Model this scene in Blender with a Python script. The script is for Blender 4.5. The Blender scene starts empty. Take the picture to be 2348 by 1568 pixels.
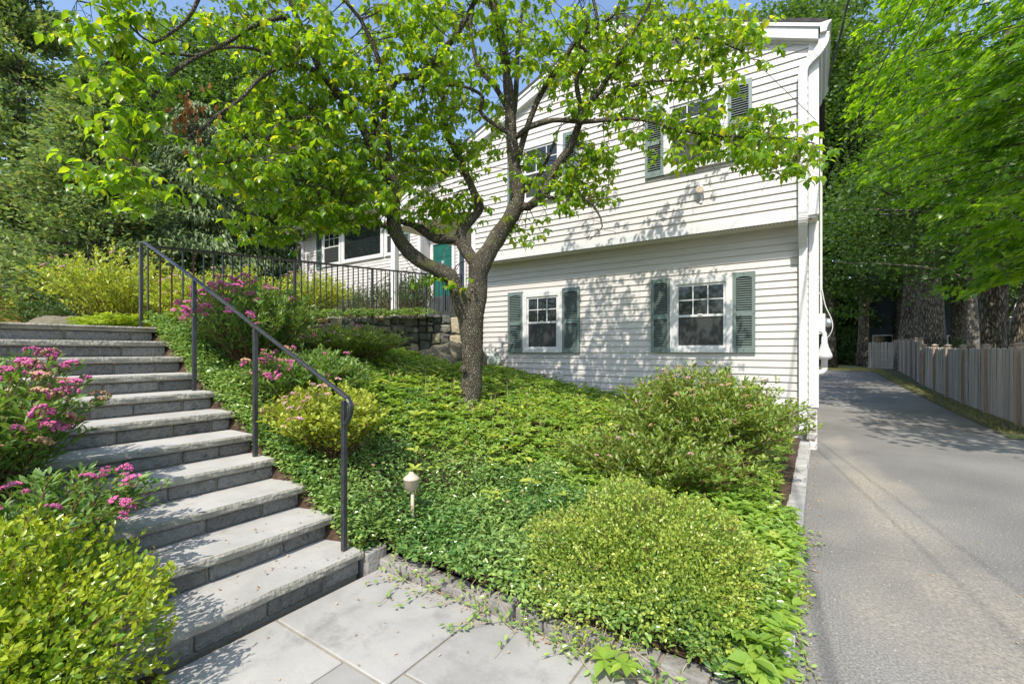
import bpy, bmesh, math, random
import numpy as np
from mathutils import Vector, Matrix, noise as mnoise

random.seed(7); rng = np.random.default_rng(11)
SC = bpy.context.scene
COL = SC.collection
R = math.radians

# ------------------------------------------------------------------ camera
YAW = R(33.94)
CAMZ = 1.42
cam_d = bpy.data.cameras.new('camera'); cam = bpy.data.objects.new('camera', cam_d); COL.objects.link(cam)
cam.location = (0, 0, CAMZ); cam.rotation_euler = (R(90), 0, YAW)
cam_d.sensor_width = 36; cam_d.lens = 16.0; cam_d.shift_y = 0.0081
cam_d.clip_start = 0.05; cam_d.clip_end = 600
SC.camera = cam
# ------------------------------------------------------------------ sky, sun, exposure
SUN_TO = Vector((0.25, -1.0, 1.27)).normalized()
w = bpy.data.worlds.new('World'); SC.world = w; w.use_nodes = True
nt = w.node_tree; nt.nodes.clear()
sky = nt.nodes.new('ShaderNodeTexSky'); sky.sky_type = 'NISHITA'; sky.sun_disc = False
sky.sun_elevation = math.asin(SUN_TO.z); sky.sun_rotation = math.atan2(SUN_TO.x, SUN_TO.y)
sky.air_density = 1.0; sky.dust_density = 1.2; sky.ozone_density = 1.3
bg = nt.nodes.new('ShaderNodeBackground'); bg.inputs['Strength'].default_value = 0.15
wo = nt.nodes.new('ShaderNodeOutputWorld')
nt.links.new(sky.outputs[0], bg.inputs[0]); nt.links.new(bg.outputs[0], wo.inputs[0])
sun_d = bpy.data.lights.new('sun', 'SUN'); sun_d.energy = 3.2; sun_d.angle = R(0.53); sun_d.color = (1.0, 0.94, 0.84)
sun = bpy.data.objects.new('sun', sun_d); COL.objects.link(sun)
sun.rotation_euler = SUN_TO.to_track_quat('Z', 'Y').to_euler(); sun.location = SUN_TO * 60
SC.view_settings.view_transform = 'Standard'; SC.view_settings.look = 'None'
SC.view_settings.gamma = 1.0; SC.view_settings.use_curve_mapping = False
SC.view_settings.exposure = 0.96
SC.render.engine = 'CYCLES'
SC.cycles.max_bounces = 8; SC.cycles.diffuse_bounces = 4; SC.cycles.transmission_bounces = 5; SC.cycles.glossy_bounces = 3

# ------------------------------------------------------------------ places measured from the photograph
F = 1043.0; CX = 1174.0; HY = 803.0
SN, CS = math.sin(YAW), math.cos(YAW)
def at(px, py, t):
    """point seen at (px, py) of a 2348 wide picture, t metres ahead of the camera"""
    a = (px - CX) / F; b = (HY - py) / F
    return np.array([t * (-SN + a * CS), t * (CS + a * SN), CAMZ + t * b])

# ------------------------------------------------------------------ tagging
def tag(o, label=None, cat=None, group=None, kind=None):
    if label: o['label'] = label
    if cat: o['category'] = cat
    if group: o['group'] = group
    if kind: o['kind'] = kind
    return o
def empty(name, loc=(0, 0, 0), parent=None):
    o = bpy.data.objects.new(name, None); COL.objects.link(o); o.location = loc
    o.empty_display_size = 0.1
    if parent: o.parent = parent
    return o
def link(name, me, parent=None, loc=None, rot=None, scale=None):
    o = bpy.data.objects.new(name, me); COL.objects.link(o)
    if parent: o.parent = parent
    if loc is not None: o.location = loc
    if rot is not None: o.rotation_euler = rot
    if scale is not None: o.scale = scale
    return o

# ------------------------------------------------------------------ materials
def nodes(name):
    m = bpy.data.materials.new(name); m.use_nodes = True
    n = m.node_tree.nodes; n.clear()
    return m, n, m.node_tree.links
def ramp(n, stops):
    r = n.new('ShaderNodeValToRGB')
    e = r.color_ramp.elements
    while len(e) < len(stops): e.new(0.5)
    for el, (p, c) in zip(e, stops):
        el.position = p; el.color = (*c, 1)
    return r
def pmat(name, c1, c2, scale=3.0, rough=0.7, bump=0.0, bscale=40.0, c3=None, detail=6, spec=0.4, obj_var=0.0,
         stretch=None, bdist=0.01, rough2=None, metallic=0.0, spots=None):
    """two or three tone surface with noise, fine relief and a per-piece tone shift"""
    m, n, l = nodes(name)
    out = n.new('ShaderNodeOutputMaterial'); b = n.new('ShaderNodeBsdfPrincipled')
    l.new(b.outputs[0], out.inputs[0])
    geo = n.new('ShaderNodeNewGeometry')
    vec = geo.outputs['Position']
    if stretch:
        mp = n.new('ShaderNodeMapping'); mp.inputs['Scale'].default_value = stretch
        l.new(vec, mp.inputs[0]); vec = mp.outputs[0]
    nz = n.new('ShaderNodeTexNoise'); nz.inputs['Scale'].default_value = scale; nz.inputs['Detail'].default_value = detail
    nz.inputs['Roughness'].default_value = 0.62
    l.new(vec, nz.inputs['Vector'])
    st = [(0.3, c1), (0.7, c2)] if c3 is None else [(0.28, c1), (0.5, c2), (0.72, c3)]
    r = ramp(n, st); l.new(nz.outputs['Fac'], r.inputs[0]); col = r.outputs[0]
    if spots:
        sc, thr, sc_col = spots
        v = n.new('ShaderNodeTexNoise'); v.inputs['Scale'].default_value = sc; v.inputs['Detail'].default_value = 7; v.inputs['Roughness'].default_value = 0.65
        l.new(geo.outputs['Position'], v.inputs['Vector'])
        rr = ramp(n, [(thr, (0, 0, 0)), (min(thr + 0.16, 1), (1, 1, 1))]); l.new(v.outputs['Fac'], rr.inputs[0])
        mx = n.new('ShaderNodeMix'); mx.data_type = 'RGBA'
        l.new(rr.outputs[0], mx.inputs[0]); l.new(col, mx.inputs[6]); mx.inputs[7].default_value = (*sc_col, 1); col = mx.outputs[2]
    if obj_var:
        oi = n.new('ShaderNodeObjectInfo')
        mr = n.new('ShaderNodeMapRange'); mr.inputs[3].default_value = 1 - obj_var; mr.inputs[4].default_value = 1 + obj_var
        l.new(oi.outputs['Random'], mr.inputs[0])
        hs = n.new('ShaderNodeHueSaturation'); l.new(col, hs.inputs['Color']); l.new(mr.outputs[0], hs.inputs['Value']); col = hs.outputs[0]
    l.new(col, b.inputs['Base Color'])
    b.inputs['Roughness'].default_value = rough; b.inputs['Metallic'].default_value = metallic
    b.inputs['Specular IOR Level'].default_value = spec
    if bump:
        n2 = n.new('ShaderNodeTexNoise'); n2.inputs['Scale'].default_value = bscale; n2.inputs['Detail'].default_value = 5
        l.new(vec if stretch else geo.outputs['Position'], n2.inputs['Vector'])
        bp = n.new('ShaderNodeBump'); bp.inputs['Strength'].default_value = bump; bp.inputs['Distance'].default_value = bdist
        l.new(n2.outputs['Fac'], bp.inputs['Height']); l.new(bp.outputs[0], b.inputs['Normal'])
    return m
def leafmat(name, dark, light, transl=0.4, rough=0.45, tl_gain=1.5, tl_tint=(1.15, 1.0, 0.5), spec=0.5, extra=None, g=1.35):
    dark, light = tuple(k * g for k in dark), tuple(k * g for k in light)
    extra = tuple(k * g for k in extra) if extra else None
    m, n, l = nodes(name)
    out = n.new('ShaderNodeOutputMaterial'); b = n.new('ShaderNodeBsdfPrincipled')
    at_ = n.new('ShaderNodeAttribute'); at_.attribute_name = 'rnd'
    st = [(0.0, dark), (1.0, light)] if extra is None else [(0.0, dark), (0.8, light), (1.0, extra)]
    r = ramp(n, st); l.new(at_.outputs['Fac'], r.inputs[0])
    l.new(r.outputs[0], b.inputs['Base Color']); b.inputs['Roughness'].default_value = rough
    b.inputs['Specular IOR Level'].default_value = spec
    tr = n.new('ShaderNodeBsdfTranslucent')
    mu = n.new('ShaderNodeMix'); mu.data_type = 'RGBA'; mu.blend_type = 'MULTIPLY'; mu.inputs[0].default_value = 1
    l.new(r.outputs[0], mu.inputs[6]); mu.inputs[7].default_value = tuple(min(4, tl_gain * k) for k in tl_tint) + (1,)
    l.new(mu.outputs[2], tr.inputs[0])
    mx = n.new('ShaderNodeMixShader'); mx.inputs[0].default_value = transl
    l.new(b.outputs[0], mx.inputs[1]); l.new(tr.outputs[0], mx.inputs[2]); l.new(mx.outputs[0], out.inputs[0])
    return m
def barkmat(name, c1, c2, scale=22.0, stretch=(1, 1, 0.55), bump=0.9, moss=None, rim=None):
    """plated bark: cells with dark furrows between them"""
    m, n, l = nodes(name)
    out = n.new('ShaderNodeOutputMaterial'); b = n.new('ShaderNodeBsdfPrincipled'); l.new(b.outputs[0], out.inputs[0])
    geo = n.new('ShaderNodeNewGeometry'); mp = n.new('ShaderNodeMapping'); mp.inputs['Scale'].default_value = stretch
    l.new(geo.outputs['Position'], mp.inputs[0])
    nzw = n.new('ShaderNodeTexNoise'); nzw.inputs['Scale'].default_value = 14; l.new(mp.outputs[0], nzw.inputs['Vector'])
    add = n.new('ShaderNodeVectorMath'); add.operation = 'MULTIPLY_ADD'
    l.new(nzw.outputs['Color'], add.inputs[0]); add.inputs[1].default_value = (0.05, 0.05, 0.05); l.new(mp.outputs[0], add.inputs[2])
    v = n.new('ShaderNodeTexVoronoi'); v.feature = 'DISTANCE_TO_EDGE'; v.inputs['Scale'].default_value = scale
    l.new(add.outputs[0], v.inputs['Vector'])
    r = ramp(n, [(0.0, tuple(k * 0.32 for k in c1)), (0.1, c1), (0.42, c2)]); l.new(v.outputs['Distance'], r.inputs[0])
    nz = n.new('ShaderNodeTexNoise'); nz.inputs['Scale'].default_value = 3.2; nz.inputs['Detail'].default_value = 6
    l.new(geo.outputs['Position'], nz.inputs['Vector'])
    col = r.outputs[0]
    mx = n.new('ShaderNodeMix'); mx.data_type = 'RGBA'; mx.blend_type = 'MULTIPLY'; mx.inputs[0].default_value = 0.8
    r2 = ramp(n, [(0.3, (0.5, 0.48, 0.45)), (0.7, (1.25, 1.22, 1.15))]); l.new(nz.outputs['Fac'], r2.inputs[0])
    l.new(col, mx.inputs[6]); l.new(r2.outputs[0], mx.inputs[7]); col = mx.outputs[2]
    if moss:
        n3 = n.new('ShaderNodeTexNoise'); n3.inputs['Scale'].default_value = 5.5; n3.inputs['Detail'].default_value = 3
        l.new(geo.outputs['Position'], n3.inputs['Vector'])
        r3 = ramp(n, [(0.6, (0, 0, 0)), (0.68, (1, 1, 1))]); l.new(n3.outputs['Fac'], r3.inputs[0])
        m2 = n.new('ShaderNodeMix'); m2.data_type = 'RGBA'; l.new(r3.outputs[0], m2.inputs[0]); l.new(col, m2.inputs[6]); m2.inputs[7].default_value = (*moss, 1)
        col = m2.outputs[2]
    l.new(col, b.inputs['Base Color']); b.inputs['Roughness'].default_value = 0.9; b.inputs['Specular IOR Level'].default_value = 0.2
    bp = n.new('ShaderNodeBump'); bp.inputs['Strength'].default_value = bump; bp.inputs['Distance'].default_value = 0.012
    r4 = ramp(n, [(0.0, (0, 0, 0)), (0.3, (1, 1, 1))]); l.new(v.outputs['Distance'], r4.inputs[0])
    l.new(r4.outputs[0], bp.inputs['Height']); l.new(bp.outputs[0], b.inputs['Normal'])
    return m
def glassmat(name, tint=(0.012, 0.016, 0.017), rough=0.04):
    m, n, l = nodes(name)
    out = n.new('ShaderNodeOutputMaterial'); b = n.new('ShaderNodeBsdfPrincipled'); l.new(b.outputs[0], out.inputs[0])
    b.inputs['Base Color'].default_value = (*tint, 1); b.inputs['Roughness'].default_value = rough
    b.inputs['Specular IOR Level'].default_value = 0.7
    return m

M = {}
M['siding'] = pmat('white_vinyl_siding', (0.49, 0.463, 0.435), (0.545, 0.517, 0.488), 1.6, 0.5, 0.06, 60, stretch=(1, 1, 6), obj_var=0.02, bdist=0.003)
M['trim'] = pmat('white_trim_paint', (0.54, 0.54, 0.53), (0.61, 0.60, 0.585), 4, 0.42, 0.03, 30)
M['soffit'] = pmat('cream_soffit', (0.62, 0.58, 0.50), (0.70, 0.66, 0.58), 4, 0.55)
M['shutter'] = pmat('dark_green_shutter', (0.092, 0.135, 0.12), (0.125, 0.165, 0.15), 5, 0.5, spec=1.0)
M['door'] = pmat('teal_door_paint', (0.004, 0.080, 0.058), (0.005, 0.10, 0.072), 3, 0.35)
M['glass'] = glassmat('window_glass')
M['screen'] = pmat('insect_screen', (0.022, 0.024, 0.023), (0.032, 0.034, 0.032), 30, 0.55, spec=0.5)
M['roof'] = pmat('dark_roof_shingle', (0.035, 0.033, 0.032), (0.075, 0.07, 0.066), 12, 0.95, 0.5, 60)
M['galv'] = pmat('galvanised_pipe', (0.30, 0.33, 0.31), (0.40, 0.42, 0.39), 12, 0.5, metallic=0.3)
M['meter'] = pmat('grey_green_meter_paint', (0.33, 0.37, 0.33), (0.42, 0.46, 0.41), 10, 0.45)
M['plastic'] = pmat('pale_grey_plastic', (0.55, 0.54, 0.51), (0.66, 0.65, 0.62), 6, 0.45)
M['iron'] = pmat('black_painted_iron', (0.018, 0.019, 0.022), (0.040, 0.042, 0.046), 30, 0.36, 0.15, 120, spec=0.6, bdist=0.002)
M['rust'] = pmat('rusty_iron', (0.10, 0.03, 0.012), (0.05, 0.03, 0.022), 26, 0.7, 0.3, 120, bdist=0.002)
M['bluestone'] = pmat('bluestone', (0.20, 0.195, 0.182), (0.30, 0.292, 0.275), 1.5, 0.75, 0.35, 70, c3=(0.37, 0.36, 0.335), obj_var=0.14, bdist=0.004, detail=10,
                      spots=(3.1, 0.52, (0.19, 0.185, 0.172)))
M['tread'] = pmat('bluestone_tread', (0.33, 0.32, 0.30), (0.44, 0.43, 0.405), 3.0, 0.75, 0.35, 55, obj_var=0.10, bdist=0.006, detail=9, spots=(5.0, 0.58, (0.27, 0.26, 0.235)))
M['nosing'] = pmat('rock_faced_bluestone', (0.20, 0.19, 0.155), (0.33, 0.315, 0.27), 9, 0.85, 0.9, 38, bdist=0.02)
M['granite'] = pmat('riser_granite', (0.075, 0.075, 0.075), (0.19, 0.185, 0.17), 16, 0.8, 0.9, 45, c3=(0.13, 0.115, 0.085), obj_var=0.3, bdist=0.02, spots=(60, 0.58, (0.34, 0.34, 0.33)))
M['mortar'] = pmat('mortar', (0.20, 0.175, 0.13), (0.28, 0.25, 0.19), 12, 0.95, 0.5, 70)
M['fieldstone'] = [
    pmat('grey_fieldstone', (0.11, 0.108, 0.092), (0.23, 0.22, 0.185), 7, 0.85, 0.8, 24, obj_var=0.3, bdist=0.02),
    pmat('dark_fieldstone', (0.07, 0.072, 0.066), (0.14, 0.14, 0.125), 9, 0.85, 0.8, 24, obj_var=0.25, bdist=0.02),
    pmat('buff_fieldstone', (0.24, 0.205, 0.14), (0.38, 0.335, 0.24), 8, 0.85, 0.8, 24, obj_var=0.25, bdist=0.02),
    pmat('ochre_fieldstone', (0.36, 0.23, 0.08), (0.44, 0.33, 0.16), 8, 0.85, 0.8, 24, obj_var=0.15, bdist=0.02)]
M['foundation'] = pmat('pale_foundation_stone', (0.34, 0.33, 0.30), (0.46, 0.45, 0.42), 6, 0.85, 0.8, 20, obj_var=0.2, bdist=0.02)
M['wallgap'] = pmat('wall_core', (0.035, 0.033, 0.028), (0.06, 0.055, 0.045), 10, 0.95)
M['boulder'] = pmat('boulder', (0.065, 0.058, 0.038), (0.15, 0.13, 0.09), 4.5, 0.9, 0.7, 26, c3=(0.10, 0.095, 0.06), bdist=0.02)
M['kerb'] = pmat('granite_kerb', (0.15, 0.14, 0.125), (0.27, 0.26, 0.24), 8, 0.8, 0.8, 40, obj_var=0.1, bdist=0.012, spots=(90, 0.58, (0.3, 0.3, 0.3)))
M['kerbpale'] = pmat('pale_granite_kerb', (0.28, 0.27, 0.255), (0.40, 0.39, 0.37), 8, 0.8, 0.8, 40, obj_var=0.12, bdist=0.012)
M['soil'] = pmat('mulch_soil', (0.035, 0.022, 0.014), (0.10, 0.06, 0.038), 18, 0.95, 1.0, 60, bdist=0.02)
M['lawn'] = pmat('dry_lawn', (0.09, 0.13, 0.03), (0.26, 0.23, 0.10), 3, 0.95, 0.6, 60, c3=(0.12, 0.17, 0.04))
M['earth'] = pmat('woodland_floor', (0.035, 0.04, 0.018), (0.09, 0.085, 0.04), 1.2, 0.95, 0.6, 20, c3=(0.05, 0.08, 0.02))
M['bark'] = barkmat('dogwood_bark', (0.10, 0.088, 0.066), (0.33, 0.30, 0.24), 60, (1, 1, 0.8), 1.0, moss=(0.11, 0.115, 0.045))
M['twig'] = pmat('twig_bark', (0.05, 0.038, 0.028), (0.10, 0.082, 0.062), 12, 0.85)
M['maplebark'] = barkmat('maple_bark', (0.10, 0.085, 0.064), (0.30, 0.262, 0.20), 13, (1, 1, 0.22), 1.0)
M['greybark'] = barkmat('smooth_grey_bark', (0.13, 0.12, 0.105), (0.25, 0.235, 0.21), 16, (1, 1, 0.4), 0.5)
M['fence'] = pmat('weathered_cedar', (0.29, 0.25, 0.205), (0.45, 0.40, 0.335), 5, 0.9, 0.7, 30, stretch=(7, 7, 0.5), obj_var=0.24, bdist=0.01)
M['fencepost'] = pmat('weathered_post', (0.26, 0.20, 0.155), (0.40, 0.32, 0.25), 6, 0.9, 0.5, 30, stretch=(7, 7, 0.6), obj_var=0.15)
M['shingle'] = pmat('brown_shed_shingle', (0.21, 0.085, 0.028), (0.30, 0.13, 0.05), 6, 0.85, 0.4, 30, stretch=(5, 5, 0.6), obj_var=0.25)
M['teal'] = pmat('dark_blue_siding', (0.018, 0.032, 0.042), (0.03, 0.05, 0.062), 2, 0.6, obj_var=0.1)
M['palehouse'] = pmat('pale_house_siding', (0.46, 0.45, 0.47), (0.56, 0.55, 0.56), 2, 0.7)
M['roofgrey'] = pmat('grey_shingle_roof', (0.17, 0.17, 0.19), (0.25, 0.25, 0.27), 8, 0.9)
M['lampbeige'] = pmat('beige_lamp_enamel', (0.46, 0.36, 0.27), (0.52, 0.42, 0.32), 8, 0.4)
M['wire'] = pmat('grey_cable', (0.05, 0.05, 0.055), (0.12, 0.12, 0.13), 20, 0.6)
M['silver'] = pmat('bare_silver_metal', (0.55, 0.55, 0.55), (0.65, 0.65, 0.65), 10, 0.3, metallic=0.9)
M['brass'] = pmat('brass', (0.45, 0.30, 0.10), (0.5, 0.34, 0.12), 10, 0.3, metallic=0.9)
M['stem'] = pmat('shrub_stem', (0.09, 0.045, 0.022), (0.17, 0.09, 0.045), 12, 0.8)
M['stalk'] = pmat('dry_stalk', (0.25, 0.2, 0.12), (0.38, 0.31, 0.2), 12, 0.8)
M['pink'] = pmat('pink_spirea_flower', (0.42, 0.075, 0.20), (0.62, 0.16, 0.34), 60, 0.8, 0.8, 150, obj_var=0.2)
M['palepink'] = pmat('faded_pink_flower', (0.42, 0.22, 0.22), (0.58, 0.36, 0.36), 60, 0.8, 0.8, 150, obj_var=0.2)
M['tanflower'] = pmat('spent_tan_flower', (0.30, 0.17, 0.085), (0.46, 0.30, 0.18), 60, 0.85, 0.8, 150, obj_var=0.25)

L = {}
L['dogwood'] = leafmat('dogwood_leaf', (0.046, 0.110, 0.010), (0.115, 0.20, 0.018), 0.52, 0.33, 2.3, (1.38, 1.12, 0.24), spec=0.6, extra=(0.20, 0.235, 0.035), g=1.45)
L['deadleaf'] = leafmat('brown_dead_leaf', (0.20, 0.075, 0.02), (0.36, 0.17, 0.05), 0.4, 0.6, 1.3, (1.1, 0.9, 0.6))
L['maple'] = leafmat('maple_leaf', (0.038, 0.095, 0.010), (0.135, 0.225, 0.020), 0.52, 0.34, 2.2, (1.28, 1.15, 0.22), spec=0.5, g=1.6)
L['wood'] = leafmat('woodland_leaf', (0.030, 0.066, 0.016), (0.078, 0.132, 0.028), 0.4, 0.45, 1.8, (1.1, 1.1, 0.45), spec=0.45)
L['cedar'] = leafmat('cedar_spray', (0.055, 0.105, 0.038), (0.17, 0.235, 0.075), 0.35, 0.55, 1.4, (1.1, 1.05, 0.5), extra=(0.24, 0.23, 0.09), g=1.5)
L['spruce'] = leafmat('spruce_needle', (0.062, 0.105, 0.036), (0.17, 0.22, 0.085), 0.2, 0.55, 1.3, (1.0, 1.0, 0.7))
L['box'] = leafmat('boxwood_leaf', (0.06, 0.13, 0.010), (0.235, 0.275, 0.022), 0.38, 0.30, 1.6, (1.1, 1.0, 0.35), spec=0.6, g=1.75)
L['boxr'] = leafmat('small_boxwood_leaf', (0.065, 0.12, 0.016), (0.225, 0.262, 0.05), 0.35, 0.30, 1.5, (1.1, 1.0, 0.4), spec=0.6, g=2.0)
L['vinca'] = leafmat('vinca_leaf', (0.036, 0.085, 0.020), (0.15, 0.205, 0.055), 0.28, 0.20, 1.5, (1.1, 1.05, 0.4), spec=0.7, g=2.15)
L['pachy'] = leafmat('pachysandra_leaf', (0.055, 0.115, 0.018), (0.135, 0.195, 0.032), 0.35, 0.36, 1.7, (1.15, 1.05, 0.35), spec=0.55, extra=(0.21, 0.23, 0.05), g=2.1)
L['spirea'] = leafmat('spirea_leaf', (0.045, 0.098, 0.022), (0.12, 0.18, 0.04), 0.35, 0.45, 1.6, (1.1, 1.05, 0.4), spec=0.45, g=1.8)
L['spireay'] = leafmat('gold_spirea_leaf', (0.13, 0.19, 0.022), (0.31, 0.335, 0.055), 0.38, 0.45, 1.5, (1.1, 1.0, 0.4), spec=0.45, g=1.65)
L['spireao'] = leafmat('olive_spirea_leaf', (0.055, 0.11, 0.018), (0.18, 0.235, 0.045), 0.38, 0.42, 1.5, (1.1, 1.0, 0.4), extra=(0.24, 0.22, 0.07), g=1.65)
L['nandina'] = leafmat('dark_shrub_leaf', (0.022, 0.052, 0.014), (0.075, 0.125, 0.03), 0.3, 0.4, 1.5, (1.1, 1.05, 0.4))
L['grass'] = leafmat('grass_blade', (0.10, 0.14, 0.03), (0.34, 0.29, 0.12), 0.3, 0.6, 1.2, (1.1, 1.0, 0.5))
L['dry'] = leafmat('dry_litter', (0.16, 0.085, 0.04), (0.42, 0.31, 0.19), 0.2, 0.8, 1.0, (1, 1, 1))

# asphalt: worn grey with sandy drifts, pale grit and fine cracks
def asphaltmat():
    m, n, l = nodes('worn_asphalt')
    out = n.new('ShaderNodeOutputMaterial'); b = n.new('ShaderNodeBsdfPrincipled'); l.new(b.outputs[0], out.inputs[0])
    g = n.new('ShaderNodeNewGeometry'); P = g.outputs['Position']
    def nz(sc, det=4, st=None):
        x = n.new('ShaderNodeTexNoise'); x.inputs['Scale'].default_value = sc; x.inputs['Detail'].default_value = det
        if st:
            mp = n.new('ShaderNodeMapping'); mp.inputs['Scale'].default_value = st; l.new(P, mp.inputs[0]); l.new(mp.outputs[0], x.inputs['Vector'])
        else: l.new(P, x.inputs['Vector'])
        return x.outputs['Fac']
    base = ramp(n, [(0.3, (0.13, 0.125, 0.118)), (0.7, (0.225, 0.216, 0.20))]); l.new(nz(0.55, 5), base.inputs[0])
    fine = ramp(n, [(0.34, (0.6, 0.6, 0.6)), (0.5, (1, 1, 1)), (0.68, (1.5, 1.48, 1.45))]); l.new(nz(85, 2), fine.inputs[0])
    mu = n.new('ShaderNodeMix'); mu.data_type = 'RGBA'; mu.blend_type = 'MULTIPLY'; mu.inputs[0].default_value = 0.75
    l.new(base.outputs[0], mu.inputs[6]); l.new(fine.outputs[0], mu.inputs[7])
    # sandy drift along the middle of the drive, broken up by noise
    sx = n.new('ShaderNodeSeparateXYZ'); l.new(P, sx.inputs[0])
    c0 = n.new('ShaderNodeMath'); c0.operation = 'MULTIPLY_ADD'; l.new(sx.outputs[1], c0.inputs[0]); c0.inputs[1].default_value = -0.05; c0.inputs[2].default_value = 0.72
    d0 = n.new('ShaderNodeMath'); d0.operation = 'SUBTRACT'; l.new(sx.outputs[0], d0.inputs[0]); l.new(c0.outputs[0], d0.inputs[1])
    d1 = n.new('ShaderNodeMath'); d1.operation = 'ABSOLUTE'; l.new(d0.outputs[0], d1.inputs[0])
    d2 = n.new('ShaderNodeMapRange'); d2.inputs[1].default_value = 0.0; d2.inputs[2].default_value = 0.75; d2.inputs[3].default_value = 0.30; d2.inputs[4].default_value = -0.12
    l.new(d1.outputs[0], d2.inputs[0])
    yfade = n.new('ShaderNodeMapRange'); yfade.inputs[1].default_value = 6.0; yfade.inputs[2].default_value = 11.0; yfade.inputs[3].default_value = 0.0; yfade.inputs[4].default_value = -0.35
    l.new(sx.outputs[1], yfade.inputs[0])
    s1 = n.new('ShaderNodeMath'); l.new(d2.outputs[0], s1.inputs[0]); l.new(nz(1.5, 7, (1, 0.6, 1)), s1.inputs[1])
    s2 = n.new('ShaderNodeMath'); l.new(s1.outputs[0], s2.inputs[0]); l.new(yfade.outputs[0], s2.inputs[1])
    sr = ramp(n, [(0.56, (0, 0, 0)), (0.86, (0.72, 0.72, 0.72))]); l.new(s2.outputs[0], sr.inputs[0])
    sandc = ramp(n, [(0.35, (0.20, 0.18, 0.15)), (0.6, (0.38, 0.335, 0.265))]); l.new(nz(40, 3), sandc.inputs[0])
    mx = n.new('ShaderNodeMix'); mx.data_type = 'RGBA'; l.new(sr.outputs[0], mx.inputs[0]); l.new(mu.outputs[2], mx.inputs[6]); l.new(sandc.outputs[0], mx.inputs[7])
    v = n.new('ShaderNodeTexVoronoi'); v.inputs['Scale'].default_value = 36; l.new(P, v.inputs['Vector'])
    vr = ramp(n, [(0.0, (1, 1, 1)), (0.13, (1, 1, 1)), (0.17, (0, 0, 0))]); l.new(v.outputs['Distance'], vr.inputs[0])
    sel = n.new('ShaderNodeSeparateColor'); l.new(v.outputs['Color'], sel.inputs[0])
    gt = n.new('ShaderNodeMath'); gt.operation = 'GREATER_THAN'; l.new(sel.outputs[0], gt.inputs[0]); gt.inputs[1].default_value = 0.72
    ml = n.new('ShaderNodeMath'); ml.operation = 'MULTIPLY'; l.new(vr.outputs[0], ml.inputs[0]); l.new(gt.outputs[0], ml.inputs[1])
    m3 = n.new('ShaderNodeMix'); m3.data_type = 'RGBA'; l.new(ml.outputs[0], m3.inputs[0]); l.new(mx.outputs[2], m3.inputs[6]); m3.inputs[7].default_value = (0.42, 0.40, 0.37, 1)
    vc = n.new('ShaderNodeTexVoronoi'); vc.feature = 'DISTANCE_TO_EDGE'; vc.inputs['Scale'].default_value = 0.42
    wv = n.new('ShaderNodeTexNoise'); wv.inputs['Scale'].default_value = 2.5; wv.inputs['Detail'].default_value = 6; l.new(P, wv.inputs['Vector'])
    va = n.new('ShaderNodeVectorMath'); va.operation = 'MULTIPLY_ADD'; l.new(wv.outputs['Color'], va.inputs[0]); va.inputs[1].default_value = (0.5, 0.5, 0.5); l.new(P, va.inputs[2]); l.new(va.outputs[0], vc.inputs['Vector'])
    cr = ramp(n, [(0.0, (.25, .25, .25)), (0.0012, (0.15, 0.15, 0.15)), (0.002, (0, 0, 0))]); l.new(vc.outputs['Distance'], cr.inputs[0])
    m4 = n.new('ShaderNodeMix'); m4.data_type = 'RGBA'; l.new(cr.outputs[0], m4.inputs[0]); l.new(m3.outputs[2], m4.inputs[6]); m4.inputs[7].default_value = (0.06, 0.058, 0.055, 1)
    l.new(m4.outputs[2], b.inputs['Base Color']); b.inputs['Roughness'].default_value = 0.88; b.inputs['Specular IOR Level'].default_value = 0.35
    bp = n.new('ShaderNodeBump'); bp.inputs['Strength'].default_value = 0.7; bp.inputs['Distance'].default_value = 0.006
    l.new(nz(95, 3), bp.inputs['Height']); l.new(bp.outputs[0], b.inputs['Normal'])
    return m
M['asphalt'] = asphaltmat()

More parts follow.
